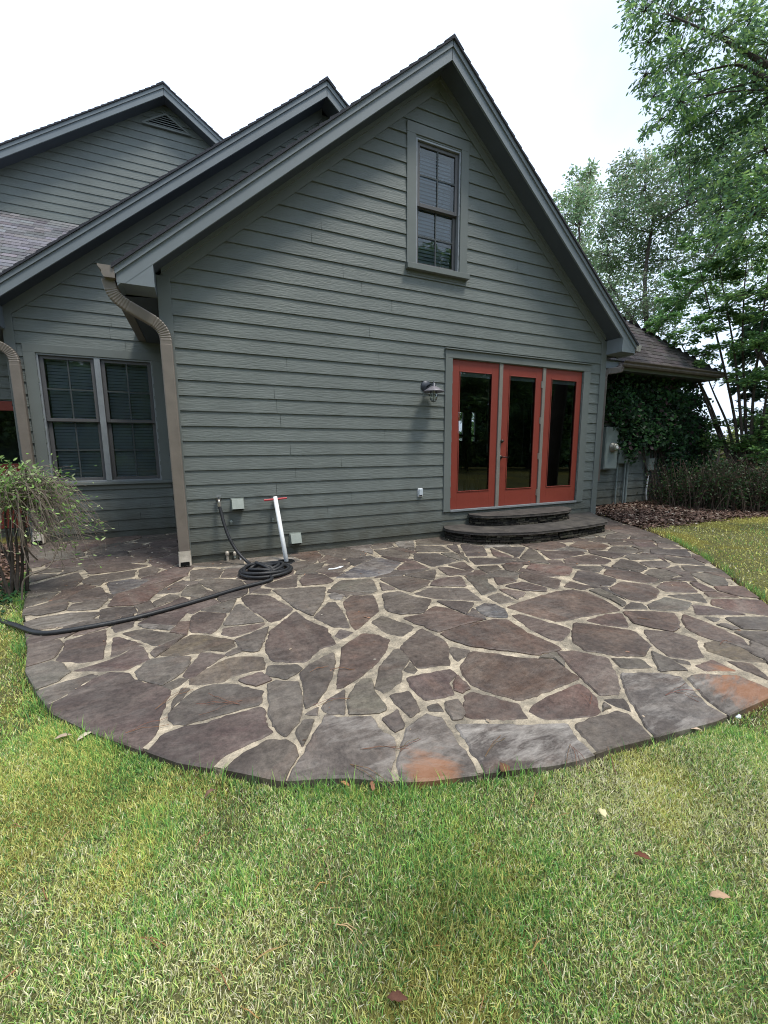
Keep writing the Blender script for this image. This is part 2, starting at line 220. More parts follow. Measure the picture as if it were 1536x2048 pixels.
STONES='''p 106,1422 109,1410 142,1384 183,1359 222,1344 257,1345 274,1361 316,1371 343,1380 329,1413 320,1436 317,1460 303,1478 283,1501 196,1466 136,1441
g 99,1408 71,1383 118,1366 182,1349 194,1352 157,1374
g 52,1339 79,1330 105,1325 127,1329 139,1344 116,1363 69,1380 58,1370 53,1356
p 52,1294 86,1286 120,1280 126,1289 108,1317 76,1326 53,1334
p 133,1282 177,1269 212,1260 211,1280 208,1303 207,1318 162,1326 126,1323 114,1320 129,1293
p 225,1276 240,1275 286,1289 276,1291 242,1308 221,1315 224,1298
p 147,1342 186,1331 234,1314 274,1292 287,1292 297,1309 300,1319 274,1329 254,1340 196,1342
p 311,1298 370,1272 357,1282 312,1315 301,1306
g 269,1344 300,1322 337,1315 381,1314 379,1327 360,1350 324,1370 280,1359
p 366,1352 402,1306 426,1307 449,1312 416,1333 392,1355 377,1356
g 328,1372 360,1356 375,1358 363,1368 345,1378
o 380,1369 378,1359 416,1336 452,1317 486,1313 528,1314 529,1339 504,1343 460,1355 449,1362 400,1370
g 339,1426 345,1405 363,1376 381,1378 352,1408
g 338,1428 351,1415 387,1384 413,1372 465,1369 504,1378 525,1383 522,1399 518,1411 478,1420 400,1441 371,1450 345,1445
p 301,1503 327,1470 368,1454 400,1450 465,1429 520,1415 530,1425 533,1446 542,1464 515,1480 452,1508 429,1527 400,1521 364,1514
g 459,1529 504,1501 535,1484 572,1482 589,1495 591,1514 569,1549 512,1542
g 535,1369 554,1362 598,1364 603,1386 603,1420 598,1441 571,1473 546,1454 538,1425 537,1391
p 477,1361 521,1346 541,1361 513,1373 494,1368
g 538,1333 595,1330 603,1339 574,1360 534,1349
g 591,1467 608,1441 630,1439 606,1493
l 653,1432 686,1437 744,1437 759,1459 788,1480 785,1516 778,1554 686,1554 580,1550 608,1511 629,1469
g 611,1418 608,1404 608,1373 601,1347 621,1329 668,1305 670,1326 660,1365 634,1407
g 611,1429 636,1415 633,1430
b 685,1293 724,1268 755,1270 780,1280 768,1308 729,1348 689,1374 673,1378 679,1339
g 642,1415 663,1396 689,1381 689,1428 658,1427
g 697,1428 699,1389 723,1360 743,1359 749,1386 774,1415 772,1423 744,1427
g 755,1358 760,1336 786,1301 798,1298 819,1320 804,1340 802,1363 768,1387 750,1375
p 800,1294 842,1257 890,1281 896,1301 900,1329 849,1336 836,1336 820,1319
g 898,1303 903,1294 939,1302 916,1325
g 807,1342 820,1325 834,1340 827,1346
p 814,1356 899,1339 913,1350 897,1367 909,1391 849,1400 823,1376
b 906,1369 916,1352 939,1377 925,1386 910,1381
b 918,1335 943,1304 994,1309 1041,1317 1106,1320 1158,1357 1099,1381 1043,1402 994,1389 944,1371
b 927,1392 943,1384 994,1397 1036,1409 1055,1436 1020,1439 931,1437
b 1059,1422 1066,1410 1101,1390 1158,1367 1175,1376 1192,1396 1204,1427 1171,1433 1117,1438 1086,1439
g 857,1414 875,1408 884,1422 861,1421
g 889,1405 916,1399 924,1418 926,1439 904,1441
g 780,1392 817,1381 830,1400 840,1422 821,1436 803,1418
g 763,1439 796,1421 808,1457 789,1465
g 744,1405 760,1400 776,1421 760,1426 747,1423
R 797,1527 802,1496 812,1462 851,1429 884,1437 900,1462 926,1499 946,1535 927,1552 838,1555 800,1553
L 911,1451 953,1449 1054,1450 1134,1447 1149,1470 1186,1513 1151,1523 1099,1533 1033,1542 976,1542 964,1529 927,1475
g 1149,1450 1194,1435 1233,1422 1258,1430 1281,1456 1296,1487 1242,1503 1198,1511 1174,1481
g 1210,1400 1248,1397 1261,1423 1233,1413
p 1115,1305 1143,1302 1215,1317 1235,1359 1238,1376 1233,1387 1199,1391 1163,1357
g 1225,1317 1282,1319 1303,1336 1242,1336
L 1240,1346 1310,1346 1361,1354 1383,1379 1412,1410 1451,1437 1384,1467 1314,1486 1282,1436 1254,1388
O 1376,1357 1398,1349 1478,1354 1526,1374 1543,1385 1546,1396 1503,1419 1462,1434 1426,1410 1401,1385
b 1390,1332 1424,1319 1471,1342 1412,1342
g 1302,1303 1341,1320 1377,1341 1319,1342
p 1288,1266 1290,1259 1341,1263 1396,1280 1395,1294 1410,1314 1378,1320 1336,1312 1311,1294
g 1348,1319 1375,1324 1380,1330 1355,1325
b 1147,1246 1214,1255 1269,1264 1300,1290 1287,1312 1228,1311 1171,1301 1145,1284
b 1366,1230 1401,1242 1441,1259 1483,1278 1499,1295 1441,1284 1401,1272 1373,1256 1365,1239
o 1410,1286 1429,1283 1480,1295 1506,1312 1534,1325 1469,1320 1416,1303
b 1248,1224 1299,1225 1349,1228 1359,1247 1355,1259 1346,1264 1285,1252 1268,1247
b 1172,1241 1214,1229 1244,1228 1258,1255 1208,1251
b 1013,1215 1052,1201 1111,1184 1143,1181 1173,1185 1210,1201 1240,1221 1185,1230 1115,1244 1072,1233
b 881,1268 930,1252 990,1240 1016,1242 1052,1266 1124,1298 1075,1311 1021,1303 943,1293 902,1281
u 953,1216 967,1208 990,1209 1010,1219 1015,1235 974,1234 957,1224
p 1023,1231 1039,1228 1112,1249 1139,1258 1135,1268 1122,1283 1099,1278 1061,1258
b 807,1237 844,1230 868,1214 896,1218 932,1233 968,1240 922,1251 878,1265 839,1250
g 874,1203 922,1204 948,1207 932,1229 901,1216
g 764,1188 800,1184 829,1195 863,1200 846,1226 800,1229 774,1223
g 743,1245 763,1231 831,1254 805,1274 771,1267
b 685,1204 701,1192 748,1190 759,1222 712,1262 702,1251
g 627,1235 656,1206 671,1205 687,1228 700,1256 666,1254
g 545,1181 601,1177 651,1175 648,1199 625,1233 591,1217 563,1194
p 482,1196 495,1190 538,1192 588,1218 562,1239 541,1245 516,1228 490,1209
p 532,1288 542,1262 591,1223 614,1241 653,1256 661,1272 671,1288 640,1297 612,1325 547,1323 533,1306
g 672,1272 680,1259 707,1265 682,1279
g 472,1280 510,1265 538,1254 533,1269 518,1303 485,1303
g 446,1251 472,1212 481,1210 530,1244 484,1249
p 446,1257 533,1246 510,1261 466,1274 443,1269
p 383,1233 399,1224 455,1228 432,1261 422,1267 381,1265
g 399,1221 473,1198 471,1204 458,1226
o 320,1311 363,1280 380,1271 414,1271 465,1280 468,1293 449,1304 419,1301 396,1305 364,1311
g 453,1308 479,1295 484,1303 456,1312
p 599,1161 610,1149 646,1149 668,1162 651,1168 604,1171
g 662,1176 680,1162 744,1159 754,1181 745,1185 711,1185 666,1179
l 659,1190 669,1186 687,1191 682,1200 662,1197
u 670,1156 719,1129 755,1115 803,1125 781,1144 765,1152 713,1155
g 631,1143 656,1130 702,1130 682,1144
p 649,1126 657,1119 682,1117 700,1127 666,1128
g 575,1139 586,1125 637,1121 599,1142
g 527,1172 536,1167 596,1147 593,1175 547,1176
g 501,1186 518,1177 541,1179 538,1187
g 394,1165 414,1158 482,1160 496,1176 484,1183 440,1188 419,1176
g 381,1176 393,1173 439,1187 432,1197 396,1204 381,1201
p 451,1139 489,1137 482,1155 443,1155
g 381,1142 414,1137 447,1139 437,1155 396,1158 381,1164
g 381,1129 432,1116 484,1116 489,1131 419,1134
g 131,1200 161,1184 201,1175 215,1191 198,1196 146,1205
g 136,1221 144,1210 213,1197 218,1199 195,1218 167,1221
u 214,1166 260,1159 299,1160 273,1175 224,1189
b 225,1198 234,1190 312,1168 371,1153 320,1180 294,1204 268,1211 217,1213
g 56,1197 119,1184 96,1201 56,1214
g 56,1189 57,1173 156,1145 166,1160 148,1175 119,1182
g 54,1230 56,1218 125,1199 135,1204 132,1220 78,1232
l 49,1248 73,1237 146,1226 205,1226 182,1240 130,1253 78,1260
p 47,1267 104,1266 155,1257 137,1271 86,1284 53,1292
p 147,1272 167,1258 216,1249 223,1250 211,1256 177,1266
g 201,1220 227,1215 265,1214 275,1225 234,1235 199,1240
g 223,1256 235,1246 270,1241 263,1256 232,1265
g 167,1168 165,1160 182,1153 273,1140 266,1154 208,1165 201,1171
g 277,1155 279,1140 307,1133 320,1139 312,1149 281,1155
g 53,1168 89,1158 145,1143 156,1142 109,1153
g 89,1139 115,1139 124,1143 58,1149
p 183,1149 247,1141 296,1132 250,1127 167,1137
g 308,1204 339,1189 356,1192 359,1196 313,1214
g 362,1191 375,1173 400,1168 416,1186 400,1196
g 243,1267 286,1259 339,1266 368,1272 339,1287 308,1292 286,1282
l 277,1251 294,1249 350,1254 339,1261 286,1256
p 274,1248 307,1231 365,1223 372,1226 352,1251 312,1248
g 827,1188 860,1175 933,1176 966,1202 871,1198
p 866,1164 881,1158 922,1154 932,1173 860,1172
g 928,1152 974,1152 975,1164 994,1180 964,1191 948,1172
p 759,1158 800,1152 859,1162 854,1171 823,1184 800,1179
p 759,1165 791,1178 764,1182
g 806,1151 870,1140 872,1146 867,1160
p 794,1137 816,1122 828,1122 856,1137 798,1142
d 829,1120 827,1107 875,1107 914,1122 866,1134
g 881,1107 906,1106 927,1120 917,1121
p 894,1130 927,1123 950,1140 938,1142
p 876,1136 892,1135 948,1145 897,1152
d 920,1089 966,1092 976,1112 933,1113
d 936,1116 1000,1117 1049,1125 1000,1127 951,1130
g 954,1134 995,1132 1002,1138 975,1147
p 1004,1130 1049,1130 1029,1145 1011,1140
b 1053,1138 1063,1128 1145,1135 1139,1151 1118,1151 1079,1143
p 1038,1150 1050,1145 1122,1160 1114,1179 1063,1165 1040,1156
p 987,1155 1024,1157 1033,1163 996,1171
p 1009,1173 1045,1165 1093,1177 1091,1184 1053,1182
b 999,1180 1009,1179 1052,1186 1034,1199
g 975,1194 996,1186 1031,1202 1001,1209
d 983,1094 1052,1093 1037,1115
g 1040,1117 1058,1097 1073,1103 1099,1128 1053,1122
p 1079,1103 1139,1102 1139,1115 1102,1119
d 892,1091 914,1090 922,1109 907,1103
l 790,1085 826,1079 830,1102 798,1094
g 746,1100 787,1100 820,1107 815,1119 767,1113
g 832,1093 883,1093 901,1103 832,1104
g 832,1080 885,1074 891,1079 911,1086 886,1090 834,1090
p 980,1097 1026,1116 988,1113
g 741,1092 784,1087 789,1094 746,1099
p 1126,1118 1182,1109 1224,1121 1208,1129 1132,1128
p 1101,1104 1165,1103 1170,1108 1126,1116 1101,1118
g 1138,1135 1157,1133 1207,1134 1197,1145
d 1155,1142 1174,1141 1233,1159 1221,1172 1185,1172 1146,1159
p 1129,1174 1140,1164 1181,1175 1166,1180
b 1220,1175 1242,1163 1299,1170 1321,1182 1309,1196 1290,1204 1262,1200 1225,1185
b 1207,1148 1214,1140 1276,1146 1315,1158 1309,1164 1299,1167 1234,1157
g 1223,1134 1242,1119 1270,1124 1295,1137 1279,1145
g 1251,1114 1260,1109 1310,1112 1318,1118 1260,1120
g 1277,1124 1327,1122 1340,1128 1332,1135 1299,1135
g 1288,1147 1299,1139 1327,1139 1357,1151 1321,1155
p 1177,1100 1202,1103 1247,1111 1228,1118 1180,1107
g 1214,1103 1225,1093 1259,1093 1281,1101 1270,1106 1248,1106
b 1138,1093 1157,1083 1197,1086 1216,1093 1208,1099 1174,1099
g 1283,1107 1288,1102 1298,1102 1298,1106
d 1302,1107 1300,1100 1372,1100 1383,1114 1322,1109
g 1177,1181 1197,1177 1222,1188 1252,1206 1244,1213 1214,1196
g 1247,1218 1262,1205 1285,1208 1295,1218
g 1294,1210 1330,1195 1383,1206 1372,1219 1350,1223 1302,1220
b 1314,1174 1328,1164 1372,1164 1397,1185 1333,1184
g 1334,1191 1401,1188 1414,1206 1356,1196
p 1385,1210 1421,1214 1496,1230 1393,1230
b 1422,1199 1520,1200 1535,1219 1536,1231 1470,1224 1424,1210
b 1407,1185 1438,1185 1477,1195 1418,1194
p 1379,1166 1395,1166 1434,1183 1404,1183
p 1339,1159 1370,1154 1394,1164 1373,1162
g 1336,1137 1356,1132 1363,1141
g 1379,1148 1412,1147 1448,1157 1457,1171 1424,1172
b 1427,1174 1492,1174 1519,1196 1478,1193 1438,1182
g 1450,1236 1535,1235 1536,1261 1484,1258
g 1433,1250 1450,1248 1480,1259 1464,1260
g 1470,1264 1536,1265 1536,1294 1509,1284
g 1407,1233 1440,1237 1429,1245
g 1325,1115 1384,1117 1411,1131 1350,1126
g 1362,1131 1418,1134 1445,1145 1373,1143
p 1217,1086 1259,1083 1275,1091 1223,1091
g 1263,1072 1293,1075 1309,1080 1260,1078
p 1265,1087 1304,1086 1315,1095 1282,1096
p 1314,1086 1344,1089 1363,1097 1316,1096
g 1214,1069 1259,1072 1252,1078 1211,1077
o 1453,1322 1503,1327 1534,1353 1536,1360 1478,1336
g 1208,1408 1221,1416 1205,1424'''
E_=.1555
# ================================================================ GROUND
def outline():
    px=[(60,1140),(52,1180),(50,1230),(46,1262),(50,1300),(54,1342),(72,1385),(108,1428),(190,1468),(285,1503),(360,1525),(430,1542),(500,1553),(570,1560),(640,1563),(700,1564),(780,1563),(860,1560),(950,1553),(1040,1541),(1100,1530),(1160,1517),(1240,1497),(1330,1472),(1430,1440),(1536,1398)]
    p=[tuple(at(x,y,'z',0)[:2]) for x,y in px]
    p=[(a+.010*math.sin(i*2.3)+.006*math.sin(i*5.1),b+.010*math.cos(i*1.7)) for i,(a,b) in enumerate(p)]
    p+=[(3.0,-3.87),(3.4,-3.72),(3.8,-3.50)]
    p+=[tuple(at(x,y,'z',0)[:2]) for x,y in ((1536,1210),(1510,1190),(1480,1170),(1440,1138),(1400,1111),(1365,1092),(1330,1076),(1270,1053),(1210,1034))]
    p+=[(6.76,.30),(6.2,.30),(6.2,.05),(-.06,.05),(-.06,2.05),(-1.95,2.05),(-1.97,1.8),(-1.85,1.2)]
    return np.array(p)
OUT=outline()
def inside(px,py,poly):
    px=np.asarray(px);py=np.asarray(py);r=np.zeros(px.shape,bool);n=len(poly)
    for i in range(n):
        x0,y0=poly[i];x1,y1=poly[(i+1)%n]
        c=((y0>py)!=(y1>py)); 
        with np.errstate(divide='ignore',invalid='ignore'): xx=(x1-x0)*(py-y0)/(y1-y0)+x0
        r^=c&(px<xx)
    return r
def segdist(P,A,B):           # P (n,2), A,B (m,2) -> (n,) min distance & nearest pt
    d=B-A; l=(d*d).sum(1)+1e-12
    t=np.clip(((P[:,None,:]-A[None])*d[None]).sum(2)/l[None],0,1)
    q=A[None]+t[...,None]*d[None]; dd=np.sqrt(((P[:,None,:]-q)**2).sum(2)); k=dd.argmin(1)
    return dd[np.arange(len(P)),k],q[np.arange(len(P)),k]
def ss(x,a,b): t=np.clip((x-a)/(b-a),0,1); return t*t*(3-2*t)
def gz(x,y):
    x=np.asarray(x,float);y=np.asarray(y,float)
    z=-.030+.018*ss(x,2.6,4.6)+.075*ss(x,5.2,8.5)+.04*ss(y,-.5,1.5)*ss(-x,1.2,2.2)
    z=z+.012*(fbm(x,y,1.1,3)-.5)*2
    d=np.hypot(x-2,y+3); z=z-1.2*ss(d,14,60)
    return z
def litter_mask(x,y):        # leaf litter bed by the right wing and hedge
    e=-.95-.16*np.clip(x-6.3,0,9)*.55+.35*(fbm(x,y,1.2,8)-.5)+.9*ss(x,5.6,7.0)*0
    m=ss(y-e,-.12,.25)*ss(x,5.4,6.0)
    m2=ss(-x,1.35,1.7)*ss(y+.3*fbm(x,y,2,4),-1.15,-.7)*ss(-x,-9,-3.0) *(y<2.2)
    return np.clip(np.maximum(m,m2),0,1)
gx=np.concatenate([-np.geomspace(900,8,24),np.arange(-7.5,13,.09),np.geomspace(13.5,900,24)])
gy=np.concatenate([-np.geomspace(900,9,24),np.arange(-8.5,4.5,.09),np.geomspace(5,900,24)])
GX,GY=np.meshgrid(gx,gy,indexing='ij'); GZ=gz(GX,GY)
ins=inside(GX,GY,OUT)
dd=np.full(GX.shape,9.); near=(np.abs(GX-2.4)<5.5)&(np.abs(GY+1)<3.6)
Pn=np.stack([GX[near],GY[near]],1); res=[]
for k in range(0,len(Pn),4000): res.append(segdist(Pn[k:k+4000],OUT,np.roll(OUT,-1,0))[0])
dd[near]=np.concatenate(res)
GZ=np.where(ins&(dd>.02),-.14,GZ)
lm=litter_mask(GX,GY); nb=fbm(GX,GY,3.,5)
soil=np.array([.085,.055,.035]); shaded_thatch=np.array([.12,.12,.05]); mossc=np.array([.20,.17,.03])  # thatch colour darkened to paint in the shadow between blades
gc=shaded_thatch*(.7+.6*nb[...,None]); mm=(fbm(GX,GY,1.6,21)>.55)[...,None]; gc=np.where(mm,gc*.5+mossc*.5,gc); gc=gc*(1-lm[...,None])+soil*lm[...,None]
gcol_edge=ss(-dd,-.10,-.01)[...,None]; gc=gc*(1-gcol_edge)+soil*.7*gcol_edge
nx,ny=GX.shape; idx=np.arange(nx*ny).reshape(nx,ny)
q=np.stack([idx[:-1,:-1],idx[1:,:-1],idx[1:,1:],idx[:-1,1:]],-1).reshape(-1,4)
M['ground']=mat('lawn_soil',(.5,.5,.5),.95,.1,attr=True,vary=.35,vs=40,bump=.9,bs=120,bdist=.02)
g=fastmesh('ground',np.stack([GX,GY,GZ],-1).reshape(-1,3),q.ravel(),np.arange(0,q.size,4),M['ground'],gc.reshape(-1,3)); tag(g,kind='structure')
g.data.polygons.foreach_set('use_smooth',[True]*len(g.data.polygons))

# ================================================================ PATIO
def stone_material():
    m=bpy.data.materials.new('flagstone'); m.use_nodes=True; nt=m.node_tree; b=nt.nodes['Principled BSDF']; L=nt.links.new
    a=N(nt,'ShaderNodeAttribute',attribute_name='Col'); tc=N(nt,'ShaderNodeTexCoord')
    def noise(s,d=8,r=.65,vec=None,dist=0):
        n=N(nt,'ShaderNodeTexNoise'); n.inputs['Scale'].default_value=s; n.inputs['Detail'].default_value=d; n.inputs['Roughness'].default_value=r; n.inputs['Distortion'].default_value=dist
        L(vec or tc.outputs['Object'],n.inputs['Vector']); return n.outputs['Fac']
    def mr(x,a0,a1,b0,b1):
        r=N(nt,'ShaderNodeMapRange'); r.inputs[1].default_value=a0; r.inputs[2].default_value=a1; r.inputs[3].default_value=b0; r.inputs[4].default_value=b1; L(x,r.inputs[0]); return r.outputs[0]
    def mix(f,c1,c2,bt='MIX'):
        n=N(nt,'ShaderNodeMixRGB',blend_type=bt)
        for i,v in ((0,f),(1,c1),(2,c2)):
            if isinstance(v,tuple): n.inputs[i].default_value=(*v,1)
            elif isinstance(v,float): n.inputs[i].default_value=v
            else: L(v,n.inputs[i])
        return n.outputs[0]
    sr=N(nt,'ShaderNodeSeparateColor'); L(a.outputs['Color'],sr.inputs[0]); m1=N(nt,'ShaderNodeMath',operation='MULTIPLY'); m1.inputs[1].default_value=733; L(sr.outputs[0],m1.inputs[0]); m2=N(nt,'ShaderNodeMath',operation='FRACT'); L(m1.outputs[0],m2.inputs[0]); m3=N(nt,'ShaderNodeMath',operation='MULTIPLY_ADD'); m3.inputs[1].default_value=2.2; m3.inputs[2].default_value=-.6; L(m2.outputs[0],m3.inputs[0])
    vr_=N(nt,'ShaderNodeVectorRotate',rotation_type='Z_AXIS'); L(tc.outputs['Object'],vr_.inputs['Vector']); L(m3.outputs[0],vr_.inputs['Angle'])
    cz=N(nt,'ShaderNodeCombineXYZ'); m4=N(nt,'ShaderNodeMath',operation='MULTIPLY'); m4.inputs[1].default_value=30; L(m2.outputs[0],m4.inputs[0]); L(m4.outputs[0],cz.inputs[2]); va=N(nt,'ShaderNodeVectorMath',operation='ADD'); L(vr_.outputs[0],va.inputs[0]); L(cz.outputs[0],va.inputs[1])
    mp=N(nt,'ShaderNodeMapping'); mp.inputs['Scale'].default_value=(.5,1.8,1); L(va.outputs[0],mp.inputs[0])
    streak=noise(3.2,10,.7,mp.outputs[0],.6)
    cur=mix(mr(streak,.38,.66,0,.62),a.outputs['Color'],(.178,.148,.124))
    cur=mix(mr(noise(2.3,7,.7,va.outputs[0]),.40,.60,0,.75),cur,(.045,.034,.030))
    warm=mr(noise(4.1,6,.7,mp.outputs[0]),.55,.75,0,.35); cur=mix(warm,cur,(.17,.105,.075))
    fine=mr(noise(30,9,.85),.32,.68,.45,1.6); sc_=N(nt,'ShaderNodeVectorMath',operation='SCALE'); L(cur,sc_.inputs[0]); L(fine,sc_.inputs['Scale']); cur=sc_.outputs[0]
    # pale lichen bloom where the stone carries it (attribute alpha)
    mp2=N(nt,'ShaderNodeMapping'); mp2.inputs['Rotation'].default_value=(0,0,-.45); mp2.inputs['Scale'].default_value=(.8,2.6,1); L(tc.outputs['Object'],mp2.inputs[0])
    bl=noise(7.5,9,.72,mp2.outputs[0],.4); big=noise(1.5,3,.5)
    add=N(nt,'ShaderNodeMath',operation='ADD'); L(mr(bl,.42,.72,0,1),add.inputs[0]); L(mr(big,.4,.7,-.45,.35),add.inputs[1])
    ml=N(nt,'ShaderNodeMath',operation='MULTIPLY'); ml.use_clamp=True; L(add.outputs[0],ml.inputs[0]); L(a.outputs['Alpha'],ml.inputs[1])
    cur=mix(ml.outputs[0],cur,(.40,.365,.33))
    for (cx,cy,r) in ORANGE:
        vm=N(nt,'ShaderNodeVectorMath',operation='DISTANCE'); L(tc.outputs['Object'],vm.inputs[0]); vm.inputs[1].default_value=(cx,cy,0)
        ad=N(nt,'ShaderNodeMath',operation='ADD'); L(vm.outputs['Value'],ad.inputs[0]); L(mr(noise(10,8,.75,mp.outputs[0]),.3,.7,-r*.55,r*.55),ad.inputs[1])
        cur=mix(mr(ad.outputs[0],r*.3,r,.6,0),cur,(.30,.12,.045))
    L(cur,b.inputs['Base Color']); b.inputs['Roughness'].default_value=.72; b.inputs['Specular IOR Level'].default_value=.45
    L(mr(noise(11,4),.3,.7,.42,.85),b.inputs['Roughness'])
    bn=N(nt,'ShaderNodeBump'); bn.inputs['Strength'].default_value=.6; bn.inputs['Distance'].default_value=.008
    ad=N(nt,'ShaderNodeMath',operation='ADD'); L(noise(16,8,.7,mp.outputs[0]),ad.inputs[0]); L(streak,ad.inputs[1]); L(ad.outputs[0],bn.inputs['Height']); L(bn.outputs[0],b.inputs['Normal'])
    return m
ORANGE=[(*at(862,1548,'z',0)[:2],.12),(*at(1500,1385,'z',0)[:2],.20),(*at(1450,1345,'z',0)[:2],.09)]
M['stone']=stone_material()
M['mortar']=mat('sandy_mortar',(.49,.415,.31),.95,.1,vary=.32,vs=17,bump=1.0,bs=75,bdist=.012,stain=(.20,.175,.14),stain_s=6.5,stain_t=(.38,.60))
PAL={'p':(.092,.068,.063),'g':(.106,.098,.086),'b':(.108,.069,.056),'o':(.150,.118,.082),'u':(.085,.095,.115),'d':(.060,.055,.058),'l':(.135,.128,.122),'R':(.120,.105,.095),'L':(.095,.088,.088),'O':(.115,.105,.098)}
ALPHA={'l':.75,'L':1.0,'R':.7,'O':.55,'b':.16,'p':.14,'g':.16,'u':.5,'o':.1,'d':.06}
def chaikin(P,t=.10):
    Q=[]
    n=len(P)
    for i in range(n):
        a,b=P[i],P[(i+1)%n]; Q+= [a+(b-a)*t,a+(b-a)*(1-t)]
    return np.array(Q)
stones=[]
OA,OB=OUT,np.roll(OUT,-1,0)
for l in STONES.split('\n'):
    k,*pts=l.split(' ')
    P=np.array([at(*map(float,a.split(',')),'z',0)[:2] for a in pts])
    stones.append((k,P))
# fill every remaining gap of the slab with smaller stones
segA=[OA];segB=[OB]
for k,P in stones: segA.append(P);segB.append(np.roll(P,-1,0))
SA=np.concatenate(segA);SB=np.concatenate(segB)
cand=rng.uniform((-2.1,-4.0),(6.9,2.1),(16000,2)); cand=cand[inside(cand[:,0],cand[:,1],OUT)]
for k,P in stones: cand=cand[~inside(cand[:,0],cand[:,1],P)]
clr=np.concatenate([segdist(cand[i:i+1000],SA,SB)[0] for i in range(0,len(cand),1000)])
cand=cand[clr>.028];clr=clr[clr>.028]
for it in range(420):
    if len(cand)==0 or clr.max()<.043: break
    i=clr.argmax(); p=cand[i]; K=14; ds=[]
    asp=rng.uniform(.7,1.3); th0=rng.uniform(0,.4)
    ths=th0+np.arange(K)*2*math.pi/K; V=[]
    near=segdist(p[None],SA,SB)
    for t in ths:
        d=np.array([math.cos(t),math.sin(t)]); w_=SB-SA; den=d[0]*w_[:,1]-d[1]*w_[:,0]
        den=np.where(abs(den)<1e-9,1e-9,den); ap=SA-p
        tt=(ap[:,0]*w_[:,1]-ap[:,1]*w_[:,0])/den; uu=(ap[:,0]*d[1]-ap[:,1]*d[0])/den
        ok=(tt>0)&(uu>=-.02)&(uu<=1.02); m_=tt[ok].min() if ok.any() else 1
        V.append(p+d*max(.02,min(m_-.022,.26+.08*math.sin(t*2+it))))
    V=np.array(V)
    stones.append((random.choice('ppggggbdl'),V)); SA=np.concatenate([SA,V]);SB=np.concatenate([SB,np.roll(V,-1,0)])
    nd=segdist(cand,V,np.roll(V,-1,0))[0]; keep=(~inside(cand[:,0],cand[:,1],V))&(nd>.03)
    clr=np.minimum(clr,nd)[keep];cand=cand[keep]
Vv=[];Ff=[];Cc=[];Aa=[]
for k,P in stones:
    area=.5*np.sum(P[:,0]*np.roll(P[:,1],-1)-np.roll(P[:,0],-1)*P[:,1])
    if area<0:P=P[::-1]
    P=chaikin(P,.07); Q=[]
    for i in range(len(P)):
        a,b=P[i],P[(i+1)%len(P)]; n_=max(1,int(np.linalg.norm(b-a)/.020))
        for j in range(n_): Q.append(a+(b-a)*j/n_)
    Q=np.array(Q); c=Q.mean(0); d=Q-c; ln=np.linalg.norm(d,axis=1,keepdims=True)
    j=(fbm(Q[:,0],Q[:,1],22,2)-.5)*.022+(vnoise(Q[:,0],Q[:,1],75,9)-.5)*.010; Q=Q+d/ln*(j[:,None]+.0065)
    dist,nearp=segdist(Q,OA,OB); edge=dist<.045; Q[edge]=nearp[edge]
    zt=.006+rng.uniform(-.004,.006); n=len(Q); tilt=rng.normal(0,.004,2)
    inner=c+(Q-c)*(1-.009/np.maximum(ln,.03))
    def zz(q): return zt+(q-c)@tilt
    b0=len(Vv)
    for ring,dz in ((Q,-.05),(Q,-.006),(inner,0)):
        for q_,z_ in zip(ring,zz(ring)): Vv.append((q_[0],q_[1],z_+dz))
    for r in (0,1):
        for i in range(n): i2=(i+1)%n; Ff.append((b0+r*n+i,b0+r*n+i2,b0+(r+1)*n+i2,b0+(r+1)*n+i))
    Ff.append(tuple(b0+2*n+i for i in range(n)))
    cc=np.array(PAL[k])*np.array((1.05,.97,.89))*rng.uniform(.76,1.10)*(1+rng.normal(0,.03,3)); al=ALPHA[k]*rng.uniform(.6,1.2)
    Cc+= [(*cc,al)]*(3*n)
me=bpy.data.meshes.new('patio'); 
# mortar slab: inset outline
cO=OUT.mean(0); OI=cO+(OUT-cO)*.994
n=len(OI); b0=len(Vv); Vv+=[(x,y,-.001) for x,y in OI]+[(x,y,-.10) for x,y in OI]
ms0=len(Ff); Ff.append(tuple(range(b0,b0+n))); Ff+=[(b0+i,b0+n+i,b0+n+(i+1)%n,b0+(i+1)%n) for i in range(n)]; Cc+=[(.4,.35,.3,0)]*(2*n)
me.from_pydata(Vv,[],Ff); me.materials.append(M['stone']); me.materials.append(M['mortar'])
mi=np.zeros(len(Ff),dtype=np.int32); mi[ms0:]=1; me.polygons.foreach_set('material_index',mi)
ca=me.color_attributes.new('Col','FLOAT_COLOR','POINT'); ca.data.foreach_set('color',np.array(Cc,dtype=np.float32).ravel()); me.update()
pat=link('patio',me); tag(pat,kind='structure')

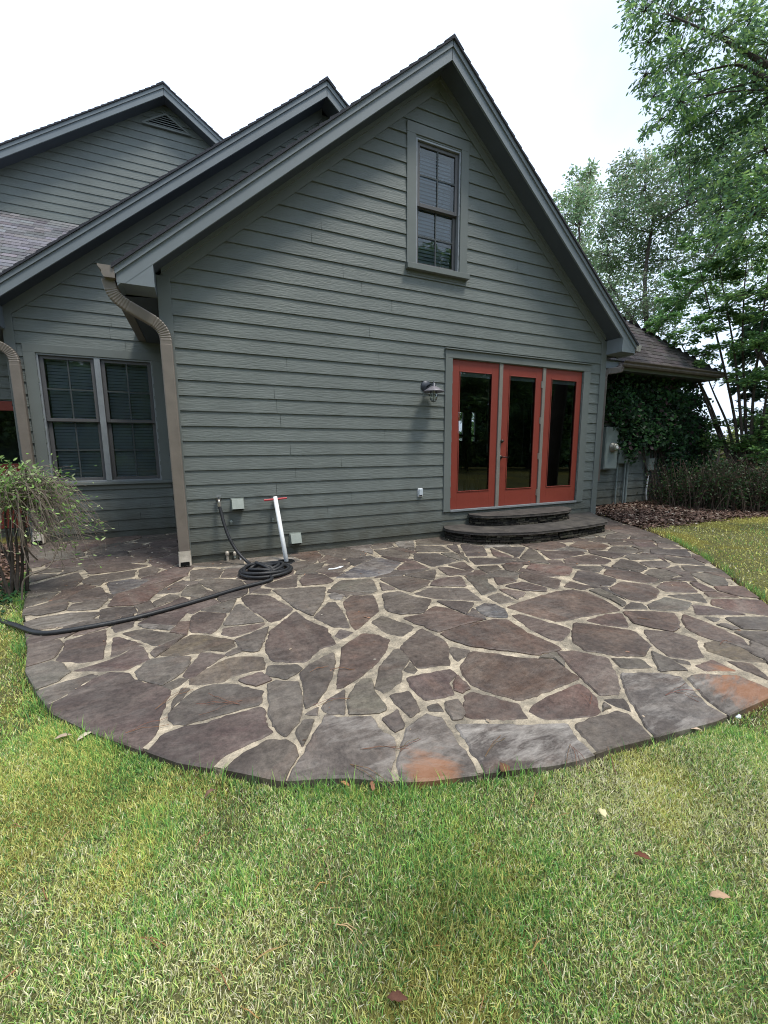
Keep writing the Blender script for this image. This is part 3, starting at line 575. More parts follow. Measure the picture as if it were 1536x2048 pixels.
# ================================================================ HOUSE
house=thing('house','grey green clapboard house with steep gables above the stone patio','house',(3,0,0))
def siding(mb,y,z17,n,zmax,span,holes=(),xf=None,prot=.013,crit=(),seams=True,thick=.12):
    """lapped boards: span(z)->(xl,xr); holes [(x0,x1,z0,z1)]"""
    xf=xf or (lambda x,y,z:(x,y,z)); rr=random.Random(int(y*100)+5)
    for i in range(-1,n):
        z0=z17+i*E_; z1=z0+E_
        if z0>=zmax: break
        z1=min(z1,zmax)
        if i<0: z0=max(0,z0)
        cuts=sorted({z0,z1}|{h for H in holes for h in H[2:4] if z0<h<z1}|{c for c in crit if z0<c<z1})
        wob=rr.uniform(-.001,.001)
        for a,b in zip(cuts[:-1],cuts[1:]):
            iv=[(span(a),span(b))]; segs=[]
            (al,ar),(bl,br)=iv[0]
            if ar-al<.01: continue
            xs=[]
            hs=sorted([H for H in holes if H[2]<=a+1e-6 and H[3]>=b-1e-6])
            L0=(al,bl)
            for H in hs:
                if H[0]>max(L0): segs.append((L0,(min(H[0],ar),min(H[0],br))))
                L0=(max(H[1],al),max(H[1],bl))
            segs.append((L0,(ar,br)))
            pa=prot*(1-(a-z0)/E_)+.003+wob if i>=0 else .001; pb=prot*(1-(b-z0)/E_)+.003+wob if i>=0 else .001
            for (l0,l1),(r0,r1) in segs:
                if r0-l0<.02: continue
                parts=[((l0,l1),(r0,r1))]
                if seams and r0-l0>1.9 and i>=0:
                    s=l0+rr.uniform(.25,.75)*(r0-l0); parts=[((l0,l1),(s-.0015,s-.0015)),((s+.0025,s+.0025),(r0,r1))]
                for (u0,u1),(v0,v1) in parts:
                    mb.mesh([xf(u0,y-pa,a),xf(v0,y-pa,a),xf(max(v1,u1),y-pb,b),xf(u1,y-pb,b)],[(0,1,2,3)])
                    if abs(a-z0)<1e-6: mb.mesh([xf(u0,y-pa,a),xf(v0,y-pa,a),xf(v0,y+.001,a),xf(u0,y+.001,a)],[(3,2,1,0)])
                # backing wall behind the boards
                mb.mesh([xf(l0,y+.001,a),xf(r0,y+.001,a),xf(max(r1,l1),y+.001,b),xf(l1,y+.001,b),xf(l0,y+thick,a),xf(r0,y+thick,a),xf(max(r1,l1),y+thick,b),xf(l1,y+thick,b)],[(0,1,2,3),(7,6,5,4),(0,4,5,1),(3,2,6,7),(0,3,7,4),(1,5,6,2)])
XC,ZB,SL=3.06,5.59,.84
YR=-.30
def roofz(x,xc=XC,zb=ZB,s=SL): return zb-s*abs(x-xc)
# --- main gable wall
mb=MB(); doorhole=(3.33,5.765,.36,2.43); winhole=(2.76,3.385,3.50,4.90)
def span_main(z):
    if z<=2.9: return (-.115,6.25)
    h=(ZB+.03-z)/SL; return (XC-h,XC+h)
siding(mb,0,.09,40,5.55,span_main,[doorhole,winhole],crit=(2.9,))
mb.build('wall',M['siding'],house)
def corner(x0,x1,y,z0,z1,wd=.10,side=1):
    b=MB(); b.box(x0,x1,y-.024,y+.0,z0,z1); 
    if side>0: b.box(x0-.003,x0+.02,y+.0,y+wd,z0,z1)
    else: b.box(x1-.02,x1+.003,y+.0,y+wd,z0,z1)
    b.build('corner_board',M['trim'],house,bevel=.003)
corner(-.12,0,0,.0,2.93); corner(6.14,6.26,0,.10,2.93,side=-1)
# frieze along both rakes
mb=MB()
for s in (-1,1):
    def P(d,x): return (XC+s*x,ZB+.03-SL*x-d)
    mb.prism([P(0,0),P(0,3.12),P(.15,3.12),P(.15,0)],-.022,-.002)
    mb.prism([P(-.002,0),P(-.002,3.13),P(.045,3.13),P(.045,0)],-.045,-.0225)
mb.build('frieze_board',M['trim'],house,bevel=.002)
# --- rake boards, soffits, roofs for a gable
def gable_roof(xc,zb,s,yf,yb,half,top,over_l=None,ret=None,wally=None,retz=2.72,name='roof',sidesoff=True,yend_box=2.0,rw=.16,shc=(.052,.054,.064)):
    for sg in (-1,1):
        def P(d,x): return (xc+sg*x,zb-s*x+d)
        b=MB()
        z_at=lambda d,x: zb-s*x+d
        e=half
        xb=min(e,(zb-retz)/s) if ret else e
        poly=[P(0,0),P(.135,0),P(.135,e)]
        if ret: poly+=[(xc+sg*e,retz),(xc+sg*xb,retz)] if z_at(0,e)<retz else [P(0,e)]
        else: poly+=[P(0,e)]
        b.prism(poly,yf,yf+.022); b.prism([P(.122,0),P(.185,0),P(.185,e+.008),P(.122,e+.008)],yf-.016,yf-.0005)
        b.build('rake_board',M['rake'],house,bevel=.003)
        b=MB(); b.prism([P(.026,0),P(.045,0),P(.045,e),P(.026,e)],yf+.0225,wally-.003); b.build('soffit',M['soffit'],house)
        # roof with stepped courses
        ln=e+.03; n=int(ln/ .112); prof=[]
        prof.append((xc,zb+top-.03)); 
        for i in range(n):
            x0=ln*i/n; x1=ln*(i+1)/n
            prof.append((xc+sg*x0,zb-s*x0+top-.010)); prof.append((xc+sg*x1,zb-s*x1+top+.004))
        prof.append((xc+sg*ln,zb-s*ln+top-.035))
        b=MB(); V0=prof; m_=len(V0); 
        cols=[(c*random.uniform(.9,1.1)) for c in shc]
        b.prism(prof,yf-.035,yb,c=tuple(shc)); b.build(name,M['shingle'],house)
        if ret:
            w0=ret; x_in=xc+sg*w0; x_out=xc+sg*e
            b=MB(); b.prism([(x_in,retz+.001),(x_out,retz+.001),(x_out,z_at(.02,e)),(x_in,z_at(.02,w0))],yf+.023 if False else yf+.002,wally-.001); b.build('eave_return',M['rake'],house,bevel=.003)
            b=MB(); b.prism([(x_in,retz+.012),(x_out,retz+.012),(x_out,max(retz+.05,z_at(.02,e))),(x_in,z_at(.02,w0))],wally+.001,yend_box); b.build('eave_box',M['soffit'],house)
        b=None
    cap=MB(); cap.prism([(xc-.13,zb+top-.13*s+.006),(xc,zb+top+.012),(xc+.13,zb+top-.13*s+.006),(xc,zb+top-.03)],yf-.037,yb,c=tuple(shc)); cap.build('ridge_cap',M['shingle'],house)
gable_roof(XC,ZB,SL,-.30,6.6,3.475,.21,ret=3.182,wally=0)
# plain face closing the return triangle between rake board and box
# --- left wing
LW=2.0; XC2,ZB2,SL2=2.20,6.35,.81
mb=MB()
def span_l(z):
    if z<=3.0: return (-1.975,-.05)
    h=(ZB2+.03-z)/SL2; return (XC2-h,min(XC2+h,3.9))
siding(mb,LW,.10,42,6.3,span_l,[(-1.675,-.385,.82,2.48)],crit=(3.0,)); mb.build('wall',M['siding'],house)
corner(-1.98,-1.87,LW,0,3.0)
mb=MB()
def P2(d,x): return (XC2-x,ZB2+.03-SL2*x-d)
mb.prism([P2(0,0),P2(0,4.15),P2(.15,4.15),P2(.15,0)],LW-.022,LW-.002); mb.build('frieze_board',M['trim'],house)
gable_roof(XC2,ZB2,SL2,1.70,6.3,4.44,.215,ret=4.15,wally=2.0,retz=2.74,yend_box=2.75)
# --- upper gable and the roof in front of it
XC3,ZB3,SL3=-.03,8.46,.667
mb=MB()
def span_3(z):
    h=(ZB3+.03-z)/SL3; return (max(XC3-h,-7.2),min(XC3+h,4.5))
siding(mb,6.0,5.66,20,8.44,span_3,[],seams=False); mb.build('wall',M['siding'],house)
mb=MB(); zb_,za_=8.02,8.30
def tri(z,m=0): h=(za_-z)/.62-m; return XC3-h,XC3+h
for k in range(6):
    z=zb_+.012+k*.042; l,r=tri(z+.02,.02)
    if r-l<.06: break
    mb.mesh([(l,5.955,z),(r,5.955,z),(r,5.955,z+.008),(l,5.955,z+.008),(l+.02,5.976,z+.030),(r-.02,5.976,z+.030)],[(0,1,2,3),(3,2,5,4),(0,1,5,4)])
l,r=tri(zb_); mb.prism([(l,zb_-.03),(r,zb_-.03),(r,zb_),(l,zb_)],5.945,5.985)
for sg in(-1,1): mb.prism([(XC3+sg*(r-l)/2,zb_+.001),(XC3,za_),(XC3,za_-.035),(XC3+sg*((r-l)/2-.055),zb_+.001)],5.945,5.984)
vt=mb.build('gable_vent',M['trim'],house)
mb=MB(); mb.prism([(l+.03,zb_),(r-.03,zb_),(XC3,za_-.02)],5.977,5.9835); mb.build('vent_shade_sheet',M['dark'],vt)  # flat dark sheet painted as the shade behind the louvers, no real hole
gable_roof(XC3,ZB3,SL3,5.70,11,6.4,.215,wally=6.0)
# individual shingles on a sloped plane
def shingle_plane(name,x0f,x1f,y0,z0,slope,length,base,seed,xf=None,cap=False):
    rr=random.Random(seed); b=MB(); c_=math.cos(math.atan(slope)); s_=math.sin(math.atan(slope)); ex=.135
    n=int(length/ex); xf=xf or (lambda x,y,z:(x,y,z))
    for i in range(n):
        a=i*ex; t=a+ex+.01
        xa,xb=x0f(a*c_),x1f(a*c_); xb2=x1f((a+ex)*c_)
        x=xa-rr.uniform(0,.2)
        while x<xb:
            w_=rr.choice((.14,.17,.2,.26,.33)); l=max(x,xa); r=min(x+w_-.003,xb); x+=w_
            if r-l<.02: continue
            h=rr.uniform(.006,.011); k=rr.uniform(.72,1.3); c=tuple(q*k*rr.uniform(.95,1.05) for q in base)
            def pt(xx,d,up): return xf(xx,y0+d*c_-up*s_,z0+d*s_+up*c_)
            r2=min(r,max(xb2,l+.01))
            b.mesh([pt(l,a,h),pt(r,a,h),pt(r2,t,.0015),pt(l,t,.0015),pt(l,a,0),pt(r,a,0)],[(0,1,2,3),(4,5,1,0),(4,0,3),(5,2,1)],c)
    o=b.build(name,M['shingle'],house); return o
# roof in front of the upper gable
shingle_plane('roof',lambda d:-7.0,lambda d:min(1.2,-2.2+d*.98+.3),2.45,2.86,.83,4.62,(.150,.146,.158),3)
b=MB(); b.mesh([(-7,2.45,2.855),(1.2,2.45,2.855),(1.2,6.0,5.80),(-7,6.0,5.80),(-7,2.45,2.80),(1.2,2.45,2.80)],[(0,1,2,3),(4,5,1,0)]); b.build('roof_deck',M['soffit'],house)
# recessed wall with a red door behind the left downspout
mb=MB(); siding(mb,2.75,.10,18,2.86,lambda z:(-7.0,-1.95),[(-3.15,-2.02,.12,1.95)]); mb.build('wall',M['siding'],house)
mb=MB(); siding(mb,1.98,.10,18,2.75,lambda z:(2.0,2.76),xf=lambda x,y,z:(-1.977+(y-1.98),x,z),seams=False)
mb.build('wall',M['siding'],house)
# side walls (seen only from other positions)
for (a,b_,xw,z_,sgn,zm) in ((0,2.0,-.117,.09,1,2.73),(0,.97,6.257,.09,-1,2.73)):
    mb=MB(); siding(mb,0,z_,18,zm,lambda z,a=a,b_=b_:(a+.02,b_),xf=lambda x,y,z,xw=xw,sgn=sgn:(xw+sgn*y,x,z),seams=False,thick=.1); mb.build('wall',M['siding'],house)
mb=MB(); mb.box(-7.0,10.6,9.8,9.9,-.05,2.8) if False else None
# --- right wing
RW=.96
mb=MB(); siding(mb,RW,.09,18,2.72,lambda z:(6.2,9.80)); mb.build('wall',M['siding'],house)
mb=MB(); siding(mb,0,.09,18,2.72,lambda z:(RW+.02,6.0),xf=lambda x,y,z:(9.803-y,x,z),seams=False,thick=.1); mb.build('wall',M['siding'],house)
b=MB(); b.box(6.3,10.25,.50,.96,2.66,2.68); b.box(9.8,10.25,.961,6.0,2.66,2.68); b.build('soffit',M['soffit'],house)
b=MB(); b.box(6.3,10.25,.478,.4995,2.65,2.82); b.box(10.2505,10.272,.478,6.0,2.65,2.82); b.build('fascia',M['rake'],house)
HS=.97
shingle_plane('roof',lambda d:5.9,lambda d:10.30-d,.45,2.80,HS,5.0,(.068,.062,.064),9)
shingle_plane('roof',lambda d:.45+d,lambda d:8.0-d*.3,0,2.80,HS,5.0,(.068,.062,.064),19,xf=lambda x,y,z:(10.30-y,x,z))
b=MB(); h=3.4; b.mesh([(5.9,.45,2.795),(10.30,.45,2.795),(10.30-h,.45+h,2.795+h*HS),(5.9,.45+h,2.795+h*HS),(10.30,8,2.795),(10.30-h,8-h,2.795+h*HS)],[(0,1,2,3),(1,4,5,2)]); b.build('roof_deck',M['soffit'],house)
b=MB()
for k in range(26):
    d=k*.13; p=np.array((10.30-d,.45+d,2.80+d*HS)); q_=p+np.array((-.17,.17,.17*HS))
    up=.016; sx=.10
    b.mesh([p+(0-sx,-0.0,up*.4),p+(0,0,up+.012),p+(0,sx,up*.4),q_+(-sx,0,up*.2),q_+(0,0,up),q_+(0,sx,up*.2)],[(0,1,4,3),(1,2,5,4)],(.062,.057,.058))
b.build('ridge_cap',M['shingle'],house)
# --- gutters (K profile)
KP=[(0,0),(.085,0),(.10,.03),(.098,.055),(.125,.085),(.125,.10),(.118,.10),(.115,.088),(.09,.058),(.08,.008),(.008,.008),(.008,.10),(0,.10)]
def gutter(axis,fixed,z,a,b_,sgn,m='gutterdark',capm=None,caps=True):
    mb=MB(); pr=[(fixed+sgn*u,z+v) for u,v in KP]
    mb.prism(pr,a,b_,ax=axis)
    o=mb.build('gutter',M[m],house)
    if caps:
        mb=MB(); q_=[(fixed+sgn*u,z+v) for u,v in KP[:6]]+[(fixed,z+.1)]
        if axis=='y': mb.prism(q_,a-.004,a-.0005,ax='y')
        else: mb.prism(q_,a-.004,a-.0005,ax='x')
        mb.build('gutter_end_cap',M[capm or 'palemetal'],o)
    return o
gutter('y',-.425,2.745,-.315,1.99,-1,'brownmetal','brownmetal')
gutter('y',6.545,2.745,-.315,.40,1,'brownmetal','palemetal')
gutter('y',-2.25,2.77,1.69,2.72,-1,'brownmetal')
# right wing gutter runs along x, front face towards the patio
mb=MB(); pr=[(.477-u,2.70+v) for u,v in KP]; V=[]
mb.prism(pr,7.22,10.37,ax='x'); gw=mb.build('gutter',M['gutterdark'],house)
mb=MB(); mb.prism([(10.27+u,2.70+v) for u,v in KP],.36,6.0,ax='y'); mb.build('gutter',M['gutterdark'],house)
# --- downspouts
def rect(wx,wy,r=.012):
    o=[]
    for sx,sy in((1,1),(-1,1),(-1,-1),(1,-1)):
        cx,cy=sx*(wx/2-r),sy*(wy/2-r)
        a0={(1,1):0,(-1,1):90,(-1,-1):180,(1,-1):270}[(sx,sy)]
        for k in range(3): t=R(a0+k*45); o.append((cx+r*math.cos(t),cy+r*math.sin(t)))
    return o
def bez(p0,p1,p2,n):
    return [tuple((1-t)**2*a+2*t*(1-t)*b+t*t*c for a,b,c in zip(p0,p1,p2)) for t in [i/n for i in range(n+1)]]
def downspout(pts,mt='brownmetal',wx=.105,wy=.075,end=True):
    """pts: start, bend1, bend2, foot; elbows ribbed"""
    s,b1,b2,ft=[np.array(p,float) for p in pts]
    path=[];rad=[]
    def lerp(a,b,t): return a+(b-a)*t
    l1=np.linalg.norm(b1-s);l2=np.linalg.norm(b2-b1);l3=np.linalg.norm(ft-b2); e1=min(.5,.11/l1); e2=min(.42,.13/l2)
    path.append(s);rad.append(1)
    def elbow(p0,p1,p2):
        for i,p in enumerate(bez(p0,p1,p2,20)): path.append(np.array(p)); rad.append(1.0 if i in(0,20) else (1.03 if i%2 else .955))
    elbow(lerp(b1,s,e1),b1,lerp(b1,b2,e2)); elbow(lerp(b2,b1,e2),b2,lerp(b2,ft,min(.3,.13/l3)))
    z=lerp(b2,ft,.16/l3); path+=[z,z+(ft-z)*.001]; rad+=[1.0,1.04]
    path+=[ft];rad+=[1.04]
    mb=MB(); 
    # orient cross-section by hand: local a stays near +x
    V=[];prof=rect(wx,wy)
    n=len(path)
    for i,p in enumerate(path):
        d=path[min(i+1,n-1)]-path[max(i-1,0)]; d=d/np.linalg.norm(d); yb=np.array((0,1.,0)) if abs(d[1])<.8 else np.array((0,0,1.))
        a=np.cross(yb,d); a/=np.linalg.norm(a); b=np.cross(d,a)
        for u,v in prof: V.append(p+(a*u+b*v)*rad[i])
    m_=len(prof); mb.mesh(V,[(i*m_+k,i*m_+(k+1)%m_,(i+1)*m_+(k+1)%m_,(i+1)*m_+k) for i in range(n-1) for k in range(m_)])
    o=mb.build('downspout',M[mt],house)
    if end:
        x,y,z_=ft; mb=MB(); p=rect(wx*1.12,wy*1.15)
        # outlet shoe: short elbow turned out
        ring=[]; 
        for (zz_,dy,sc_) in ((.10,0,1),(.03,-.012,1.02),(-.055,-.03,1.05)): ring.append([(x+u*sc_,y+v*sc_+dy,z_+zz_) for u,v in p])
        V=[q for r_ in ring for q in r_]; k_=len(p)
        mb.mesh(V,[(i*k_+k,i*k_+(k+1)%k_,(i+1)*k_+(k+1)%k_,(i+1)*k_+k) for i in range(2) for k in range(k_)])
        mb.build('downspout_shoe',M['palemetal'],o,smooth=False)
        mb=MB(); q_=[(x+u*.98,y-.03+v*.98,z_-.053+(0.0)) for u,v in p]; 
        mb.box(x-.043,x+.043,y-.078,y-.0705,z_-.052,z_-.012); mb.build('outlet_shade',M['dark'],o)  # dark slip standing in for the shade inside the outlet
    return o
g1=at(225,560,'y',-.22); e1=at(241,602,'y',-.20); e2=at(330,645,'y',-.07)
downspout([(-.487,-.24,2.75),(-.487+.03,-.23,2.60),(-.075,-.065,2.43),(-.062,-.065,.075)])
downspout([(-2.31,1.76,2.78),(-2.30,1.80,2.66),(-1.885,1.93,2.47),(-1.875,1.93,.08)])
downspout([(7.235,.44,2.705),(7.20,.42,2.64),(6.335,.07,2.48),(6.325,.07,.68)],mt='gutterdark',end=False)
# --- windows
def window(x0,x1,z0,z1,y,nd,lite=.022,blind=True):
    """double-hung units side by side; returns the part"""
    b=MB(); t=lite
    def ring(b,x0,x1,z0,z1,t,y0,y1):
        b.box(x0,x0+t,y0,y1,z0,z1); b.box(x1-t,x1,y0,y1,z0,z1); b.box(x0+t,x1-t,y0,y1,z0,z0+t); b.box(x0+t,x1-t,y0,y1,z1-t,z1)
    ring(b,x0,x1,z0,z1,t,y-.012,y+.05)
    w_=(x1-x0)/nd
    for k in range(1,nd): b.box(x0+w_*k-.034,x0+w_*k+.034,y-.016,y+.06,z0+t,z1-t)
    win=b.build('window',M['framelight'],house,bevel=.002)
    for k in range(nd):
        a=x0+w_*k+(t if k==0 else .034); c=x0+w_*(k+1)-(t if k==nd-1 else .034); zm=(z0+z1)/2
        for (s0,s1,dy,top) in ((zm-.02,z1-t,.0,True),(z0+t,zm+.02,.034,False)):
            s=MB(); tt=.042; yy=y+.012+dy
            ring(s,a+.004,c-.004,s0,s1,tt,yy,yy+.03); sash=s.build('sash',M['frame'],win,bevel=.002)
            g=MB(); xm=(a+c)/2; zc=(s0+s1)/2
            g.box(xm-.008,xm+.008,yy+.004,yy+.012,s0+tt,s1-tt); g.box(a+tt,xm-.0095,yy+.004,yy+.012,zc-.009,zc+.009); g.box(xm+.0095,c-tt,yy+.004,yy+.012,zc-.009,zc+.009)
            g.build('muntin',M['muntin'],win)
            p=MB(); p.face([(a+tt-.003,yy+.016,s0+tt-.003),(c-tt+.003,yy+.016,s0+tt-.003),(c-tt+.003,yy+.016,s1-tt+.003),(a+tt-.003,yy+.016,s1-tt+.003)]); p.build('pane',M['glass'],win)
        s=MB(); z=z0+.05
        while z<z1-.06:
            s.mesh([(a+.05,y+.098,z+.0),(c-.05,y+.098,z+.0),(c-.05,y+.112,z+.036),(a+.05,y+.112,z+.036)],[(0,1,2,3),(3,2,1,0)]); z+=.042
        s.box(a+.05,c-.05,y+.095,y+.13,z1-.06,z1-.02); s.build('blind',M['blind'],win)
    s=MB(); X0,X1,Z0,Z1=x0-.06,x1+.06,z0-.06,z1+.06; Y0,Y1=y+.122,y+.5
    s.mesh([(X0,Y0,Z0),(X1,Y0,Z0),(X1,Y0,Z1),(X0,Y0,Z1),(X0,Y1,Z0),(X1,Y1,Z0),(X1,Y1,Z1),(X0,Y1,Z1)],[(4,5,6,7),(0,1,5,4),(3,7,6,2),(0,4,7,3),(1,2,6,5)])
    s.build('window_recess',M['room'],win)
    return win
w1=window(-1.685,-.375,.81,2.49,LW,2)
w2=window(2.752,3.395,3.492,4.91,0,1)
b=MB(); y=LW
b.box(-1.81,-1.686,y-.026,y,.77,2.49); b.box(-.374,-.24,y-.026,y,.81,2.49); b.box(-1.81,-.10,y-.026,y,2.4905,2.595); b.build('window_casing',M['trim'],house,bevel=.002)
b=MB(); b.box(-1.72,-.20,y-.062,y,.772,.809); b.box(-1.70,-.26,y-.024,y,.70,.7715); b.build('window_sill',M['trim'],house,bevel=.004)
b=MB(); b.box(2.628,2.751,-.026,0,3.49,4.93); b.box(3.396,3.512,-.026,0,3.49,4.93); b.box(2.628,3.512,-.027,0,4.9305,5.045); b.build('window_casing',M['trim'],house,bevel=.002)
b=MB(); b.box(2.615,3.525,-.075,0,3.425,3.4895); b.box(2.64,3.50,-.02,0,3.38,3.4245); b.build('window_sill',M['trim'],house,bevel=.003)
# --- patio doors
b=MB(); b.box(3.208,3.318,-.028,0,.36,2.437); b.box(5.776,5.92,-.028,0,.36,2.437); b.box(3.208,5.92,-.029,0,2.4375,2.54); b.box(3.20,5.925,-.05,.0,2.5405,2.552)
b.box(3.208,5.92,-.006,.0,.20,.3545)
b.build('door_casing',M['trim'],house,bevel=.003)
b=MB(); b.box(4.121,4.181,-.014,.05,.386,2.436); b.box(4.936,4.993,-.014,.05,.386,2.436); b.build('door_mullion',mat('taupe_mullion',(.20,.185,.165),.55,.4,vary=.1,vs=8),house,bevel=.003)
b=MB(); b.box(3.32,5.775,-.035,.05,.355,.385); b.build('threshold',M['framelight'],house,bevel=.003)
for k,(a,c) in enumerate(((3.319,4.120),(4.182,4.935),(4.994,5.775))):
    b=MB(); z0,z1=.387,2.435; ga,gc=a+.128,c-.115; g0,g1=.632,2.285; y0,y1=.004,.045
    b.box(a,ga,y0,y1,z0,z1); b.box(gc,c,y0,y1,z0,z1); b.box(ga,gc,y0,y1,z0,g0); b.box(ga,gc,y0,y1,g1,z1)
    d=b.build('patio_door',M['red'],house,bevel=.002)
    b=MB(); t=.012
    b.box(ga,ga+t,-.004,.0035,g0,g1); b.box(gc-t,gc,-.004,.0035,g0,g1); b.box(ga+t,gc-t,-.004,.0035,g0,g0+t); b.box(ga+t,gc-t,-.004,.0035,g1-t,g1); b.build('glazing_bead',M['red'],d,bevel=.003)
    b=MB(); b.face([(ga-.002,.02,g0-.002),(gc+.002,.02,g0-.002),(gc+.002,.02,g1+.002),(ga-.002,.02,g1+.002)]); b.build('glass_pane',M['doorglass'],d)
    b=MB(); b.box(ga+.005,gc-.005,.03,.044,g1-.065,g1-.002); b.build('raised_blind',M['blind'],d)
    b=MB(); b.tube([(gc-.035,.036,g1-.06),(gc-.03,.038,g0+.62)],.004,6); b.box(gc-.042,gc-.022,.03,.04,g0+.55,g0+.68); b.build('blind_wand',M['greybox'],d)
    if k==1:
        b=MB(); b.lathe([(0,-.045),(.018,-.045),(.024,-.03),(.024,-.002)],(4.198,.006,1.345),16,'y'); b.build('deadbolt',M['brass'],d,smooth=True)
        b=MB(); b.lathe([(0,-.02),(.024,-.016),(.027,-.002)],(4.200,.006,1.115),18,'y'); b.tube([(4.2,-.01,1.115),(4.2,-.05,1.115),(4.215,-.058,1.115),(4.30,-.055,1.110)],[.009,.009,.009,.007],8); b.build('door_handle',M['brass'],d,smooth=True)
        for z in (.56,1.12,1.66,2.19):
            b=MB(); b.tube([(4.933,-.006,z-.05),(4.933,-.006,z+.05)],.008,8); b.box(4.915,4.933,-.001,.003,z-.045,z+.045); b.build('hinge',M['hinge'],d)
# red door in the recess
b=MB(); y=2.75; b.box(-3.15,-3.04,y-.01,y+.04,.13,1.94); b.box(-2.13,-2.02,y-.01,y+.04,.13,1.94); b.box(-3.04,-2.13,y-.01,y+.04,1.81,1.94); b.box(-3.04,-2.13,y-.01,y+.04,.13,1.065); rd=b.build('back_door',M['red'],house,bevel=.003)
b=MB(); b.face([(-3.042,y+.015,1.06),(-2.128,y+.015,1.06),(-2.128,y+.015,1.812),(-3.042,y+.015,1.812)]); b.build('glass_pane',M['doorglass'],rd)
b=MB(); b.mesh([(-3.3,2.88,0),(-2.0,2.88,0),(-2.0,2.88,2.2),(-3.3,2.88,2.2),(-3.3,3.6,0),(-2.0,3.6,0),(-2.0,3.6,2.2),(-3.3,3.6,2.2)],[(4,5,6,7),(0,1,5,4),(3,7,6,2),(0,4,7,3),(1,2,6,5)]); b.build('door_recess',M['room'],rd)
# --- room behind the patio doors
b=MB(); x0,x1,y0,y1,z0,z1=.1,6.15,.125,5.4,.34,2.66
wx=[at(p,860,'y',y1)[0] for p in (909,926,943,950)]; wz=[at(920,p,'y',y1)[2] for p in (884,873,869,824)]
b.box(x0,x1,y0,y1,z0-.03,z0); b.box(x1+.001,9.6,1.13,y1,z0-.03,z0); o=b.build('room_floor',M['floorwood'],house)
b=MB(); b.box(x0,x1,y0,y1,z1,z1+.03); b.box(x1+.001,9.6,1.13,y1,z1,z1+.03); b.box(x0-.03,x0-.001,y0,y1,z0,z1); b.box(x1+.001,x1+.03,y0,1.129,z0,z1); b.box(x1+.031,9.6,1.10,1.129,z0,z1); b.box(9.601,9.63,1.10,y1,z0,z1); x1f=x1; x1=9.6
yb=(y1+.001,y1+.06)
b.box(x0,wx[0],*yb,z0,z1); b.box(wx[3],x1,*yb,z0,z1); b.box(wx[0]+.001,wx[3]-.001,*yb,z0,wz[0]); b.box(wx[0]+.001,wx[3]-.001,*yb,wz[3],z1)
b.box(wx[1],wx[2],*yb,wz[0]+.001,wz[3]-.001); b.box(wx[0]+.001,wx[1]-.001,*yb,wz[1],wz[2]); b.box(wx[2]+.001,wx[3]-.001,*yb,wz[1],wz[2])
b.box(x0,x1f,y0-.02,y0-.001,2.44,2.66); b.box(x0,3.20,y0-.02,y0-.001,z0,2.43); b.box(5.86,x1f,y0-.02,y0-.001,z0,2.43)
b.build('room_wall',M['room'],house)
# ================================================================ STEPS
M['steptop']=mat('dark_step_flag',(.5,.5,.5),.85,.25,attr=True,vary=.45,vs=6,bump=.7,bs=25,bdist=.006,stain=(.10,.09,.075),stain_s=3,stain_t=(.5,.75))
steps=thing('entry_steps','two curved stone steps rising to the red patio doors','steps',(4.6,-.4,0))
def smooth_curve(P,k=6):
    P=[np.array(p) for p in P]; o=[]
    for i in range(len(P)-1):
        p0=P[max(i-1,0)];p1=P[i];p2=P[i+1];p3=P[min(i+2,len(P)-1)]
        for j in range(k):
            t=j/k; o.append(.5*((2*p1)+(-p0+p2)*t+(2*p0-5*p1+4*p2-p3)*t*t+(-p0+3*p1-3*p2+p3)*t**3))
    o.append(P[-1]); return o
low=[(3.24,-.004),(3.15,-.20),(3.22,-.44),(3.48,-.68),(3.96,-.86),(4.30,-.90),(4.80,-.88),(5.18,-.85),(5.50,-.80),(5.65,-.70),(5.86,-.42),(6.03,-.18),(6.15,-.004)]
upc=[(3.64,-.004),(3.60,-.15),(3.74,-.32),(4.02,-.42),(4.38,-.46),(4.75,-.475),(5.14,-.43),(5.34,-.31),(5.42,-.16),(5.45,-.004)]
rs_=random.Random(4); M['djoint']=mat('dark_mortar',(.12,.11,.095),.95,.1,vary=.4,vs=20)
